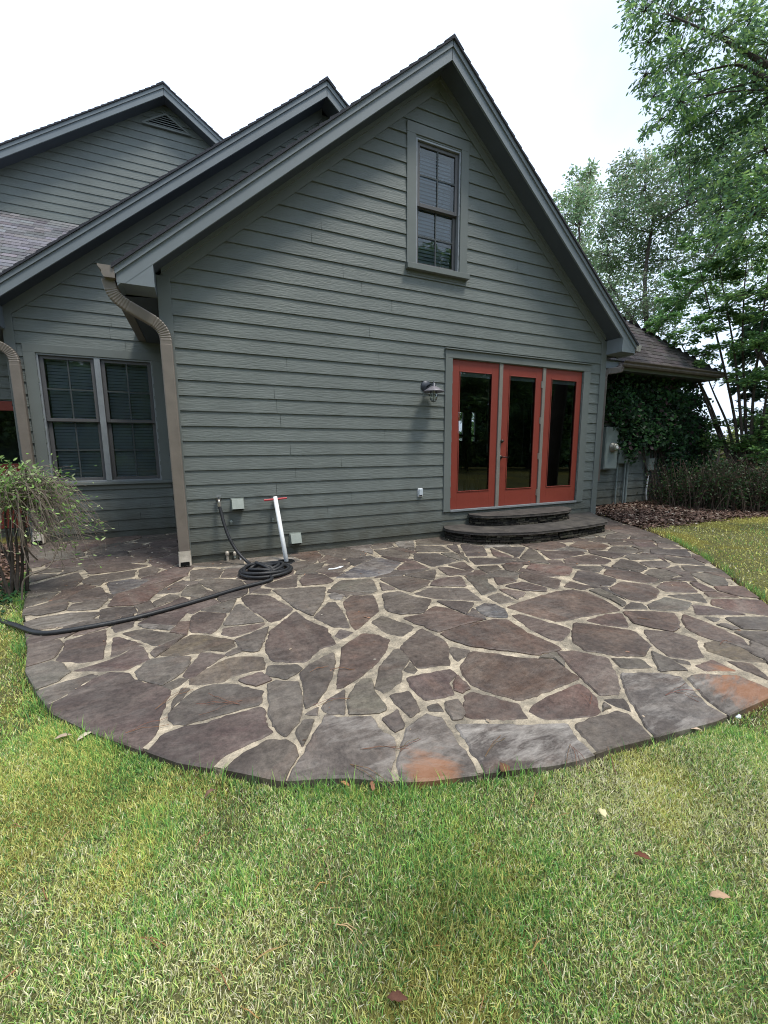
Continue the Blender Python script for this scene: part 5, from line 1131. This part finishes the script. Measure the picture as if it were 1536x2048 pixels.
# single larger leaves lying about
def fleaf(px,py,z,ln,ang,colr,lab,w_=.4,cat='leaf',arch=.4):
    p=at(px,py,'z',z); ln*=.78; z=float(gz(p[0],p[1]))+.026 if z<0 else .012; n=9; mb=MB(); V=[];rr=random.Random(px)
    for i in range(n):
        t=i/(n-1); wv=w_*ln*.5*math.sin(math.pi*min(1,t*1.02+.02))**.8*(1+.22*math.sin(t*19+px)); hz_=arch*ln*.25*math.sin(t*math.pi)
        for s in(-1,0,1): V.append((p[0]+math.cos(ang)*ln*(t-.5)-math.sin(ang)*s*wv,p[1]+math.sin(ang)*ln*(t-.5)+math.cos(ang)*s*wv,z+hz_+abs(s)*wv*.6*arch))
    F=[(i*3+k,i*3+k+1,i*3+k+4,i*3+k+3) for i in range(n-1) for k in(0,1)]; mb.mesh(V,F,colr)
    o=mb.build('fallen_leaf',M['dead'],None,smooth=True); m=o.modifiers.new('thick','SOLIDIFY'); m.thickness=.0008
    tag(o,lab,'leaf','single fallen leaves on the lawn and patio edge')
for a_ in ((1283,1735,-.04,.060,-.9,(.13,.05,.03),'dark reddish brown curled leaf in the grass at right'),(1437,1815,-.04,.070,-.5,(.42,.28,.18),'long tan leaf lying nearest the right edge of the lawn'),(1203,1645,-.04,.045,1.2,(.62,.55,.32),'pale cream leaf standing out in the grass right of centre',.7),(1386,1472,-.04,.075,-.6,(.50,.38,.28),'pale pinkish leaf at the patio rim near the right edge'),(795,2022,-.04,.060,-.5,(.10,.045,.03),'dark brown leaf at the bottom of the lawn'),(1010,1543,.0,.060,.2,(.14,.07,.04),'small dark round leaf on the front rim of the patio',.9),(422,1607,-.04,.060,.5,(.15,.09,.06),'brown leaf upright in the grass left of centre',.35,'leaf',.9),(128,1488,-.04,.08,.1,(.40,.30,.22),'tan leaf beside the left rim of the patio, farther from the paler leaf'),(172,1487,-.04,.085,.7,(.55,.46,.36),'pale leaf beside the left rim of the patio'),(745,1580,-.02,.07,1.3,(.28,.13,.08),'reddish leaf standing against the front rim of the patio',.3),(690,1585,-.04,.05,2.2,(.45,.20,.10),'orange brown leaf under the front rim of the patio'),(1075,1100,.0,.05,.4,(.22,.12,.08),'brown leaf on flagstones below the steps')): fleaf(*a_)
b=MB(); P=at(670,1137,'z',.007); pts=[(-.10,-.02),(-.02,-.035),(.07,-.015),(.13,.03),(.09,.045),(.045,.02),(-.015,.0),(-.07,.012)]
b.face([(P[0]+x*.85,P[1]+y*1.1,.0125) for x,y in pts]); o=b.build('paint_splash',M['white']); tag(o,'white paint splash on the flagstones right of the hose coil','paint splash')
b=MB()
for dx,dy,r in((0,0,.009),(.010,.003,.007),(-.009,.003,.006)): P=at(1478,1433,'z',.02); b.lathe([(0,-r),(r*.8,-r*.6),(r,0),(r*.7,r*.7),(0,r)],(P[0]+dx,P[1]+dy,.018),8)
tag(b.build('pebble',M['white'],smooth=True),'small white pebble on the right rim of the patio','pebble')
b=MB()
for k in range(7): P=at(898+k*3.5,1078+rn.uniform(-2,2),'z',.02); r=rn.uniform(.010,.018); b.lathe([(0,-r*.7),(r*.8,-r*.5),(r,0),(r*.6,r*.6),(0,r*.7)],(P[0],P[1],.014),6)
tag(b.build('mortar_crumbs',mat('cream_rubble',(.55,.47,.34),.9,.2,vary=.2,vs=40)),'cream mortar crumbs beside the lower stone step','rubble')

# ================================================================ PLANTS
GRN={'oak':[(.16,.28,.14),(.23,.40,.14),(.13,.23,.14),(.33,.50,.15)],'dull':[(.22,.34,.20),(.25,.40,.19),(.31,.42,.23),(.33,.35,.24)],'bright':[(.13,.26,.09),(.19,.35,.11),(.10,.21,.09),(.26,.42,.13)],'dark':[(.03,.07,.03),(.045,.10,.04),(.02,.05,.025),(.06,.12,.05)],'far':[(.20,.24,.08),(.15,.20,.08),(.25,.27,.10)]}
def plant(name,label,cat,base,trunks,blobs,pal,lsize,asp=.42,twr=.012,group=None,trad=.12,twigs=9,flat=.3,droop=.15,seed=1,limbs=True,tscale=None,mult=1,jit=.13):
    """trunks: list of point lists; blobs: (centre,radius3,n_leaves). Limbs run from a trunk to each blob, twigs fan out in it, leaves sit along the twigs."""
    rr=random.Random(seed); root=thing(name,label,cat,tuple(base),group); wood=MB()
    tp=[]
    for ti,T in enumerate(trunks):
        C=smooth_curve(T,5); n=len(C); tr_=trad*(tscale[ti] if tscale else 1); wood.tube(C,[tr_*(1-.85*i/(n-1)) for i in range(n)],8); tp+= [(Vector(p),tr_*(1-.85*i/(n-1))) for i,p in enumerate(C)]
    sets=[]; pal=np.array(GRN[pal])
    for (c,r,nl) in blobs:
        c=Vector(c); r=Vector(r if hasattr(r,'__len__') else (r,r,r*.8))
        best=min(tp,key=lambda q:(q[0]-c).length+max(0,(q[0].z-c.z+.2))*2.5)
        if limbs:
            mid=(best[0]+c)/2+Vector((rr.uniform(-.1,.1),rr.uniform(-.1,.1),.12))*(best[0]-c).length
            C=bez(best[0],mid,c,10); r0=min(best[1]*.6,twr*2.2); wood.tube(C,[r0*(1-.7*i/10) for i in range(11)],5)
        P=[];D=[]
        for k in range(twigs):
            d=Vector((rr.gauss(0,1),rr.gauss(0,1),rr.gauss(0,1)*.8)).normalized(); e=c+Vector((d.x*r.x,d.y*r.y,d.z*r.z))*rr.uniform(.7,1.08); e.z-=droop*r.z*rr.random()
            m=(c+e)/2+Vector((0,0,.15*r.z)); C=bez(c,m,e,7)
            wood.tube(C,[twr*(1-.8*i/7)*.8 for i in range(8)],4,cap=False)
            n_=max(3,int(nl*mult/twigs*rr.uniform(.5,1.5))); t=np.clip(rng.beta(2.2,1.0,n_),.12,1)
            A=np.array(C); ix=np.minimum((t*7).astype(int),6); f=(t*7-ix)[:,None]; pt=A[ix]*(1-f)+A[ix+1]*f
            pt=pt+rng.normal(0,1,(n_,3))*np.array(r)*jit*(1.15-t[:,None]*.6); P.append(pt); D.append(np.tile(np.array(e-c)/max((e-c).length,1e-3),(n_,1)))
        P=np.concatenate(P);D=np.concatenate(D);n_=len(P)
        cl=pal[rng.integers(0,len(pal),n_)]*rng.uniform(.75,1.25,n_)[:,None]*rr.uniform(.75,1.25)
        sets.append(leafquads(P,lsize*rng.uniform(.6,1.25,n_),cl,flat=flat,droop=droop,asp=asp,dirs=D*.9))
    wood.build('trunk',M['bark'],root,smooth=True)
    V,L_,S,C=join(sets)
    me=fastmesh('crown',V,L_,S,M['leaf'],C,root)
    return root
def F(px,py,d): return far(px,py,d)
rr=random.Random(3)
# 1 overhanging oak at the right edge
D=8.5; tb_=F(1900,1030,D); tb_[2]=.0
T=[[tb_,F(1890,700,D),F(1860,400,D),F(1800,150,D),F(1760,-150,D)],[F(1870,480,D),F(1740,330,D),F(1620,180,D),F(1530,128,D-.3),F(1490,105,D-.4),F(1430,70,D-.6),F(1340,30,D-.8)],[F(1620,200,D),F(1520,150,D-.3),F(1470,130,D-.3),F(1380,150,D-.6)],[F(1870,560,D),F(1700,420,D),F(1560,360,D+.3),F(1400,400,D+.3),F(1300,450,D+.6)]]
bl=[]
for (px,py,r,n) in ((1290,22,.36,500),(1345,45,.42,650),(1262,10,.22,150),(1400,20,.40,500),(1300,85,.30,350),(1370,105,.36,500),(1440,70,.42,650),(1500,40,.36,420),(1540,90,.45,600),(1290,150,.26,260),(1335,140,.36,520),(1400,160,.44,800),(1470,150,.46,900),(1540,190,.5,900),(1305,195,.24,220),(1360,205,.38,600),(1430,225,.48,1000),(1500,240,.5,1100),(1320,240,.22,180),(1380,262,.36,560),(1450,290,.5,1100),(1530,300,.55,1200),(1390,320,.36,600),(1350,300,.24,220),(1460,360,.5,1100),(1540,380,.55,1200),(1600,60,.7,900),(1620,220,.8,1200),(1620,380,.8,1200),(1720,120,1.0,1100),(1740,320,1.0,1200),(1860,200,1.2,1100),(1450,-60,.8,700),(1600,-110,1.0,800),(1345,-50,.5,350),(1880,-60,1.4,900),(1290,265,.12,60),(1500,430,.6,700),(1440,420,.5,450),(1545,470,.6,600),(1390,380,.3,180)):
    bl.append((F(px,py,D+rr.uniform(-.7,.7)),(r,r,r*.62),int(n*1.0)))
plant('oak_tree','large oak overhanging from the upper right with ragged leafy branches','tree',tb_,T,bl,'oak',.070,asp=.42,twr=.007,trad=.20,twigs=22,flat=.2,droop=.25,seed=2,tscale=(1,.30,.18,.22),mult=.78,jit=.22)
# 2 paler oak behind, middle right
D=17.; tb_=F(1330,1000,D); tb_[2]=-.1
T=[[tb_,F(1325,850,D),F(1300,700,D),F(1290,560,D),F(1310,420,D)],[F(1310,660,D),F(1400,560,D),F(1450,450,D)],[F(1305,700,D),F(1240,600,D),F(1215,560,D)]]
bl=[]
for (px,py,r,n) in ((1265,330,.7,300),(1225,395,.9,500),(1290,380,1.1,800),(1350,350,1.2,800),(1210,450,.8,450),(1260,450,1.1,900),(1330,440,1.3,1000),(1400,420,1.3,900),(1470,440,1.4,900),(1215,510,.9,550),(1270,520,1.2,1000),(1340,520,1.3,1000),(1410,520,1.3,900),(1220,580,1.0,600),(1280,600,1.1,700),(1350,600,1.2,800),(1240,640,.8,400),(1310,650,1.0,500),(1500,540,1.4,800),(1420,330,1.2,700),(1490,350,1.3,700)):
    bl.append((F(px,py,D+rr.uniform(-1.4,1.4)),(r,r,r*.75),n))
plant('oak_tree','pale leafed oak standing behind the right wing roof','tree',tb_,T,bl,'dull',.105,asp=.5,twr=.013,trad=.17,twigs=18,seed=5,mult=2.1,jit=.24,tscale=(1,.5,.5))
# 3 narrow tree just right of the gable
D=21.; tb_=F(1185,1000,D); tb_[2]=-.2
T=[[tb_,F(1180,800,D),F(1165,600,D),F(1155,380,D)]]; bl=[]
for (px,py,r,n) in ((1158,362,.7,380),(1140,400,.75,420),(1172,400,.7,420),(1130,430,.7,350),(1160,450,.9,600),(1145,490,.9,550),(1180,510,.9,500),(1160,540,1.0,650),(1190,570,.9,500),(1170,610,1.1,600),(1210,620,1.0,500),(1220,680,1.1,500),(1105,440,.5,160),(1180,345,.35,120),(1100,500,.9,500),(1120,560,1.1,600),(1140,620,1.2,600)):
    bl.append((F(px,py,D+rr.uniform(-1,1)),(r,r,r*.85),n))
plant('poplar_tree','narrow upright tree rising just right of the tall gable','tree',tb_,T,bl,'dull',.115,asp=.6,twr=.013,trad=.15,twigs=16,seed=6,mult=1.9,jit=.24)
# 4 many stemmed tree by the hedge
D=11.5; tb_=F(1480,935,D); tb_[2]=.03
def st(*p): return [F(x,y,D+dz) for x,y,dz in p]
T=[st((1462,930,0),(1430,850,0),(1400,770,0),(1375,715,0),(1345,650,.1)),st((1466,930,0),(1440,860,.1),(1412,790,.1),(1382,735,.1),(1340,690,.2)),st((1474,930,.1),(1455,850,.2),(1425,780,.2),(1390,690,.1)),st((1480,930,.1),(1468,830,.1),(1440,700,.1),(1415,600,.1),(1395,520,.1)),st((1488,930,0),(1480,820,0),(1468,700,0),(1450,600,.1),(1435,510,0)),st((1494,930,.2),(1490,800,.2),(1485,680,.2),(1490,560,.2),(1500,470,.2)),st((1502,930,.1),(1506,800,.1),(1520,680,.1),(1535,560,.1),(1550,440,.1)),st((1510,930,.2),(1525,840,.2),(1550,700,.2),(1580,560,.2)),st((1470,935,.3),(1448,880,.3),(1420,820,.3),(1400,790,.4))]
bl=[]
for (px,py,r,n) in ((1330,640,.4,330),(1370,600,.55,620),(1420,560,.6,750),(1470,520,.6,700),(1530,500,.7,800),(1340,690,.36,260),(1390,660,.55,650),(1450,620,.6,800),(1510,590,.65,800),(1300,665,.3,160),(1410,710,.45,380),(1470,690,.5,550),(1530,680,.6,650),(1375,735,.3,180),(1440,750,.4,260),(1500,760,.5,420),(1560,740,.6,600),(1520,830,.5,380),(1570,850,.6,500),(1400,480,.5,380),(1460,460,.5,400),(1530,420,.6,500),(1345,560,.4,300),(1600,600,.8,700),(1640,480,.9,700),(1620,760,.8,600),(1500,880,.45,340),(1450,890,.35,260),(1410,880,.35,300),(1440,845,.22,90),(1540,900,.5,420)):
    bl.append((F(px,py,D+rr.uniform(-.5,.6)),(r,r,r*.5),int(n*1.05)))
plant('crape_myrtle','bright green shrubby tree with many slender arching stems by the hedge','tree',tb_,T,bl,'bright',.085,asp=.5,twr=.006,trad=.034,twigs=16,flat=.55,droop=.1,seed=8,mult=1.5)
# darker evergreen mass at the right edge
D=14.; tb_=F(1620,960,D); tb_[2]=0; T=[[tb_,F(1620,700,D),F(1600,500,D)],[F(1620,850,D),F(1540,740,D),F(1500,680,D)]]; bl=[]
for (px,py,r,n) in ((1540,700,.9,800),(1560,800,.9,900),(1520,860,.8,700),(1580,900,.9,800),(1620,650,1.1,800),(1480,930,.6,500),(1560,620,1.0,700),(1500,760,.6,350),(1640,820,1.0,800),(1600,980,1.0,700)):
    bl.append((F(px,py,D+rr.uniform(-.8,.8)),(r,r,r*.7),n))
plant('evergreen_tree','dark leafed tree filling the right edge behind the many stemmed tree','tree',tb_,T,bl,'dark',.12,asp=.5,twr=.012,trad=.11,twigs=16,seed=12,mult=2)
# hedge: twiggy below, leafy on top
hp_=[F(1372,1004,10.1),F(1420,1008,9.9),F(1480,1013,9.9),F(1540,1020,10.0),F(1620,1030,10.3),F(1700,1040,10.8)]
hroot=thing('hedge','dark twiggy hedge with thin brown branches along the leaf litter','hedge',tuple(hp_[2][:2])+(0.03,)); wood=MB(); P=[];cl=[]
hc=smooth_curve([np.array(p[:2]) for p in hp_],8)
for i in range(620):
    c=hc[rr.randrange(len(hc))]; x,y=c[0]+rr.gauss(0,.22),c[1]+rr.gauss(0,.16)+.25; h=rr.uniform(.5,1.15); a=rr.uniform(0,6.28); l=rr.uniform(.1,.5)
    p0=(x,y,float(gz(x,y))-.02); p1=(x+math.cos(a)*l*.3,y+math.sin(a)*l*.3,p0[2]+h*.6); p2=(x+math.cos(a)*l,y+math.sin(a)*l,p0[2]+h*rr.uniform(.75,1.0)); C=bez(p0,p1,p2,5); wood.tube(C,[.008*(1-.7*k/5) for k in range(6)],4,cap=False)
    for k in range(rr.randint(14,34)): t=rr.betavariate(1.7,1.1); q=np.array(p0)*(1-t)+np.array(p2)*t; P.append(q+np.array([rr.gauss(0,.07) for _ in range(3)])); cl.append(rr.choice(((.04,.09,.035),(.06,.12,.04),(.09,.06,.045),(.05,.07,.035),(.03,.06,.025))))
wood.build('branches',mat('brown_twig',(.10,.075,.06),.85,.2,vary=.4,vs=9),hroot); P=np.array(P); lv=leafquads(P,rng.uniform(.03,.06,len(P)),np.array(cl),asp=.5); fastmesh('foliage',*lv[:3],M['leaf'],lv[3],hroot)
# climbing vine on the right wing wall
vroot=thing('climbing_vine','dark green climbing vine covering most of the right wing wall','climbing plant',(9,RW-.1,.1)); wood=MB();P=[];cl=[]
vp=[(px,py) for px,py in ((1222,765),(1240,760),(1262,752),(1290,755),(1320,757),(1350,762),(1380,768),(1225,800),(1245,790),(1270,785),(1300,790),(1330,790),(1360,800),(1385,805),(1212,815),(1240,825),(1260,825),(1290,825),(1320,830),(1350,835),(1380,840),(1400,850),(1256,852),(1275,860),(1305,865),(1335,865),(1365,870),(1395,880),(1260,890),(1290,868),(1318,872),(1345,900),(1375,905),(1405,905),(1348,925),(1355,935),(1380,935),(1360,970),(1375,985),(1345,985),(1410,940))]
vr=thing
for (px,py) in vp:
    c=at(px,py,'y',RW-.14); r=.30 if py>770 else .22; n=int(520*rr.uniform(.7,1.2)*(.55 if py<780 or px<1235 else 1))
    if px>1372: c=at(px,py,'y',RW-.05)
    dd_=rng.normal(0,1,(n,3))*np.array((r*.6,.085,r*.42)); q=c+dd_; q[:,1]=np.minimum(q[:,1],RW-.03) if px<1372 else q[:,1]; P.append(q); k=rr.uniform(.7,1.35)
    cl.append(np.array([(.035,.085,.04),(.05,.13,.05),(.025,.055,.035),(.09,.06,.07),(.07,.17,.06)])[rng.choice(5,n,p=[.33,.25,.25,.07,.10])]*k)
for i in range(26):
    x=rr.uniform(8.9,10.0); p0=(x,RW-.05,.08); p1=(x+rr.uniform(-.4,.4),RW-.06,1.2); p2=(rr.uniform(7.6,10),RW-.08,rr.uniform(1.7,2.5)); wood.tube(bez(p0,p1,p2,10),[.016*(1-.06*k) for k in range(11)],5)
P=np.concatenate(P);cl=np.concatenate(cl); k=P[:,2]>.1; P=P[k];cl=cl[k]
wood.build('stems',M['bark'],vroot); lv=leafquads(P,rng.uniform(.05,.11,len(P)),cl,flat=.1,droop=.35,asp=.6); fastmesh('foliage',*lv[:3],M['leaf'],lv[3],vroot)
# far tree line seen under the branches
for i,(px,py,d,r,lab) in enumerate(((1440,890,42,2.6,'distant yellow green bush seen below the branches, nearest the house corner'),(1530,885,46,3.4,'distant yellow green bush at the right edge seen through the stems'),(1640,880,44,3.6,'distant yellow green bush beyond the right edge of the view'))):
    c=F(px,py,d); bs=[((c[0]+rr.uniform(-3,3),c[1]+rr.uniform(-3,3),c[2]+rr.uniform(-2.4,.4)),(r*.8,r*.8,r*.6),420) for _ in range(8)]; g0=np.array(c); g0[2]=float(gz(c[0],c[1]))
    plant('distant_bush',lab,'bush',g0,[[g0,np.array(c)]],bs,'far',.32,asp=.6,twr=.03,trad=.15,twigs=10,seed=20+i,group='bushes far beyond the hedge')
# greenery behind the house, seen through the room's far window
c=at(925,850,'y',12.); g0=np.array(c); g0[2]=0
plant('garden_shrub','bright green shrub behind the house seen through the left glass door','shrub',g0,[[g0,np.array((c[0],c[1],1.2))]],[((c[0]+rr.uniform(-1.8,1.8),12+rr.uniform(-.5,.5),rr.uniform(.3,3.4)),.9,700) for _ in range(30)],'bright',.12,twr=.01,trad=.06,twigs=9,seed=31)
# trees on the garden side behind the viewer: they show in the window glass
for i,(x,y,h,sd_) in enumerate(((-9,-17,11,41),(-3.5,-19,12.5,42),(2.5,-21,11.5,43),(9,-21,11,44),(-15,-9,11,45),(22,-10,10,46),(15,-19,13,47),(21,-17,12,48),(27,-15,12,49))):
    g0=np.array((x,y,-.3)); bs=[]
    r2=random.Random(sd_)
    for k in range(34):
        a=r2.uniform(0,6.28); q=r2.uniform(0,1)**.6; zz=r2.uniform(.08,1); rad=3.4*math.sqrt(max(.1,1-((zz-.5)/.62)**2)); bs.append(((x+math.cos(a)*rad*q,y+math.sin(a)*rad*q,h*zz),1.25,700))
    plant('garden_tree',['leafy tree across the lawn reflected in the glass, behind the patio left','tall leafy tree across the lawn reflected in the upper window','leafy tree across the lawn reflected in the red doors','leafy tree across the lawn behind the right lawn edge','leafy tree at the left boundary across the lawn','leafy tree at the far right across the lawn','tallest leafy tree across the lawn towards the right','broad leafy tree reflected in the middle red door','broad leafy tree reflected in the right red door'][i],'tree',g0,[[g0,(x,y,h*.4),(x+.3,y,h*.9)]],bs,'oak',.26,asp=.7,jit=.28,twr=.03,trad=.22,twigs=8,seed=sd_,group='trees across the lawn')
n_=110000; x=rng.uniform(-45,60,n_); hgt=5+5.5*fbm(x,x*0,.16,5)+2.2*fbm(x,x*0,.9,6); y=-31-rng.uniform(0,3.5,n_)-.006*(x-8)**2*-1; z=rng.uniform(0,1,n_)**.9*hgt-.8
lv=leafquads(np.stack([x,y,z],1),rng.uniform(.3,.6,n_),np.array(GRN['bright'])[rng.integers(0,4,n_)]*rng.uniform(.3,1.2,n_)[:,None],asp=.7)
tag(fastmesh('woodland',*lv[:3],M['leaf'],lv[3]),'dark woodland edge far across the lawn, seen in the door glass','woodland',kind='stuff')
# weeping shrub at the left patio edge
sx,sy=at(28,1195,'z',-.03)[:2]; sroot=thing('weeping_shrub','weeping shrub with bare tangled twigs and fresh leaves on top','shrub',(sx,sy,-.03)); wood=MB(); tw=MB(); P=[];Dr=[];cl=[]
for k in range(7):
    a=rr.uniform(-.6,3.6); x0,y0=sx+rr.uniform(-.08,.08),sy+rr.uniform(-.06,.06)
    wood.tube(smooth_curve([(x0,y0,-.05),(x0+.05*math.cos(a),y0+.05*math.sin(a),.28),(x0+.13*math.cos(a)-.05,y0+.1*math.sin(a),.62),(x0+.2*math.cos(a)-.05,y0+.15*math.sin(a),.93)],5),[.015*(1-.04*i) for i in range(16)],6)
top=at(30,968,'y',sy)
for k in range(210):
    a=rr.uniform(0,6.283); 
    if rr.random()<.45: a=rr.gauss(-.15,.55)
    L0=rr.uniform(.16,.52)*(1.0 if math.cos(a)>0 else .9); hz=rr.uniform(.72,1.06); s0=top+np.array((rr.uniform(-.16,.14),rr.uniform(-.16,.16),rr.uniform(-.22,.0))); 
    e=s0+np.array((math.cos(a)*L0,math.sin(a)*L0*.8,-rr.uniform(.15,1.0)*min(1,L0*1.5))); e[2]=max(e[2],.02); m=s0+np.array((math.cos(a)*L0*.55,math.sin(a)*L0*.45,rr.uniform(.02,.20)))
    m2=e+(m-e)*.35+np.array((rr.uniform(-.05,.08),rr.uniform(-.05,.05),rr.uniform(-.02,.06)))
    C=smooth_curve([s0,m,m2,e],5); n=len(C); r0=rr.choice((.0022,.003,.0045)); tw.tube(C,[r0*(1-.6*i/(n-1)) for i in range(n)],4,cap=False)
    for j in range(rr.randint(1,3)):
        p=C[rr.randrange(5,n-1)]; a2=a+rr.uniform(-1.2,1.2); q=p+np.array((math.cos(a2)*.12,math.sin(a2)*.12,-rr.uniform(-.03,.12))); q[2]=max(q[2],.015); tw.tube(bez(p,(np.array(p)+q)/2+np.array((0,0,.02)),q,4),.0014,3,cap=False)
        if rr.random()<.6: P.append(q);Dr.append((q-p)/.15)
    dens=rr.random()
    for j in range(10 if dens<.5 else 3):
        t=rr.uniform(.0,1)**1.8; p=C[int(t*(n-1))]; P.append(p+np.array([rr.gauss(0,.018) for _ in range(3)])); Dr.append(np.array((math.cos(a),math.sin(a),rr.uniform(-.2,.7))))
for k in range(900):
    P.append(top+np.array((rr.gauss(-.04,.17),rr.gauss(0,.20),rr.gauss(.02,.085)))); Dr.append(np.array((rr.gauss(.1,.6),rr.gauss(0,.6),rr.uniform(.2,1))))
# one long bare cane arching down to the flagstones and one thick pale cane
cane=MB()
def cn(pts,r,z): 
    cane.tube(smooth_curve([at(px,py,'y',yy) for px,py,yy in pts],6),r,6)
cn(((20,985,sy-.1),(70,1050,sy-.12),(108,1090,sy-.15),(110,1110,sy-.2),(95,1135,sy-.25),(60,1150,sy-.3),(46,1165,sy-.3),(44,1200,sy-.3)),.007,0)
cn(((-5,984,sy-.2),(25,990,sy-.2),(40,1030,sy-.2),(46,1065,sy-.2),(48,1085,sy-.2),(60,1105,sy-.15),(75,1120,sy-.1)),.0065,0)
cane.build('canes',M['twig'],sroot)
wood.build('trunk',M['bark'],sroot,smooth=True); tw.build('twigs',M['twig'],sroot)
P=np.array(P);Dr=np.array(Dr); c=np.array([(.22,.40,.10),(.34,.50,.16),(.50,.60,.30),(.12,.24,.07)])[rng.integers(0,4,len(P))]*rng.uniform(.8,1.2,len(P))[:,None]
lv=leafquads(P,rng.uniform(.024,.050,len(P)),c,asp=.36,curl=.15,dirs=Dr); fastmesh('foliage',*lv[:3],M['leaf'],lv[3],sroot)
# ivy at its foot
x=rng.normal(sx+.08,.22,900);y=rng.normal(sy,.20,900); k=~inside(x,y,OUT); x,y=x[k],y[k]; n_=len(x)
lv=leafquads(np.stack([x,y,gz(x,y)+rng.uniform(.01,.08,n_)],1),rng.uniform(.02,.045,n_),np.array([(.03,.10,.035),(.05,.15,.05),(.02,.06,.025)])[rng.integers(0,3,n_)],flat=.5,asp=.6)
tag(fastmesh('ground_ivy',*lv[:3],M['leaf'],lv[3]),'dark green ground ivy at the foot of the weeping shrub','ground ivy',kind='stuff')
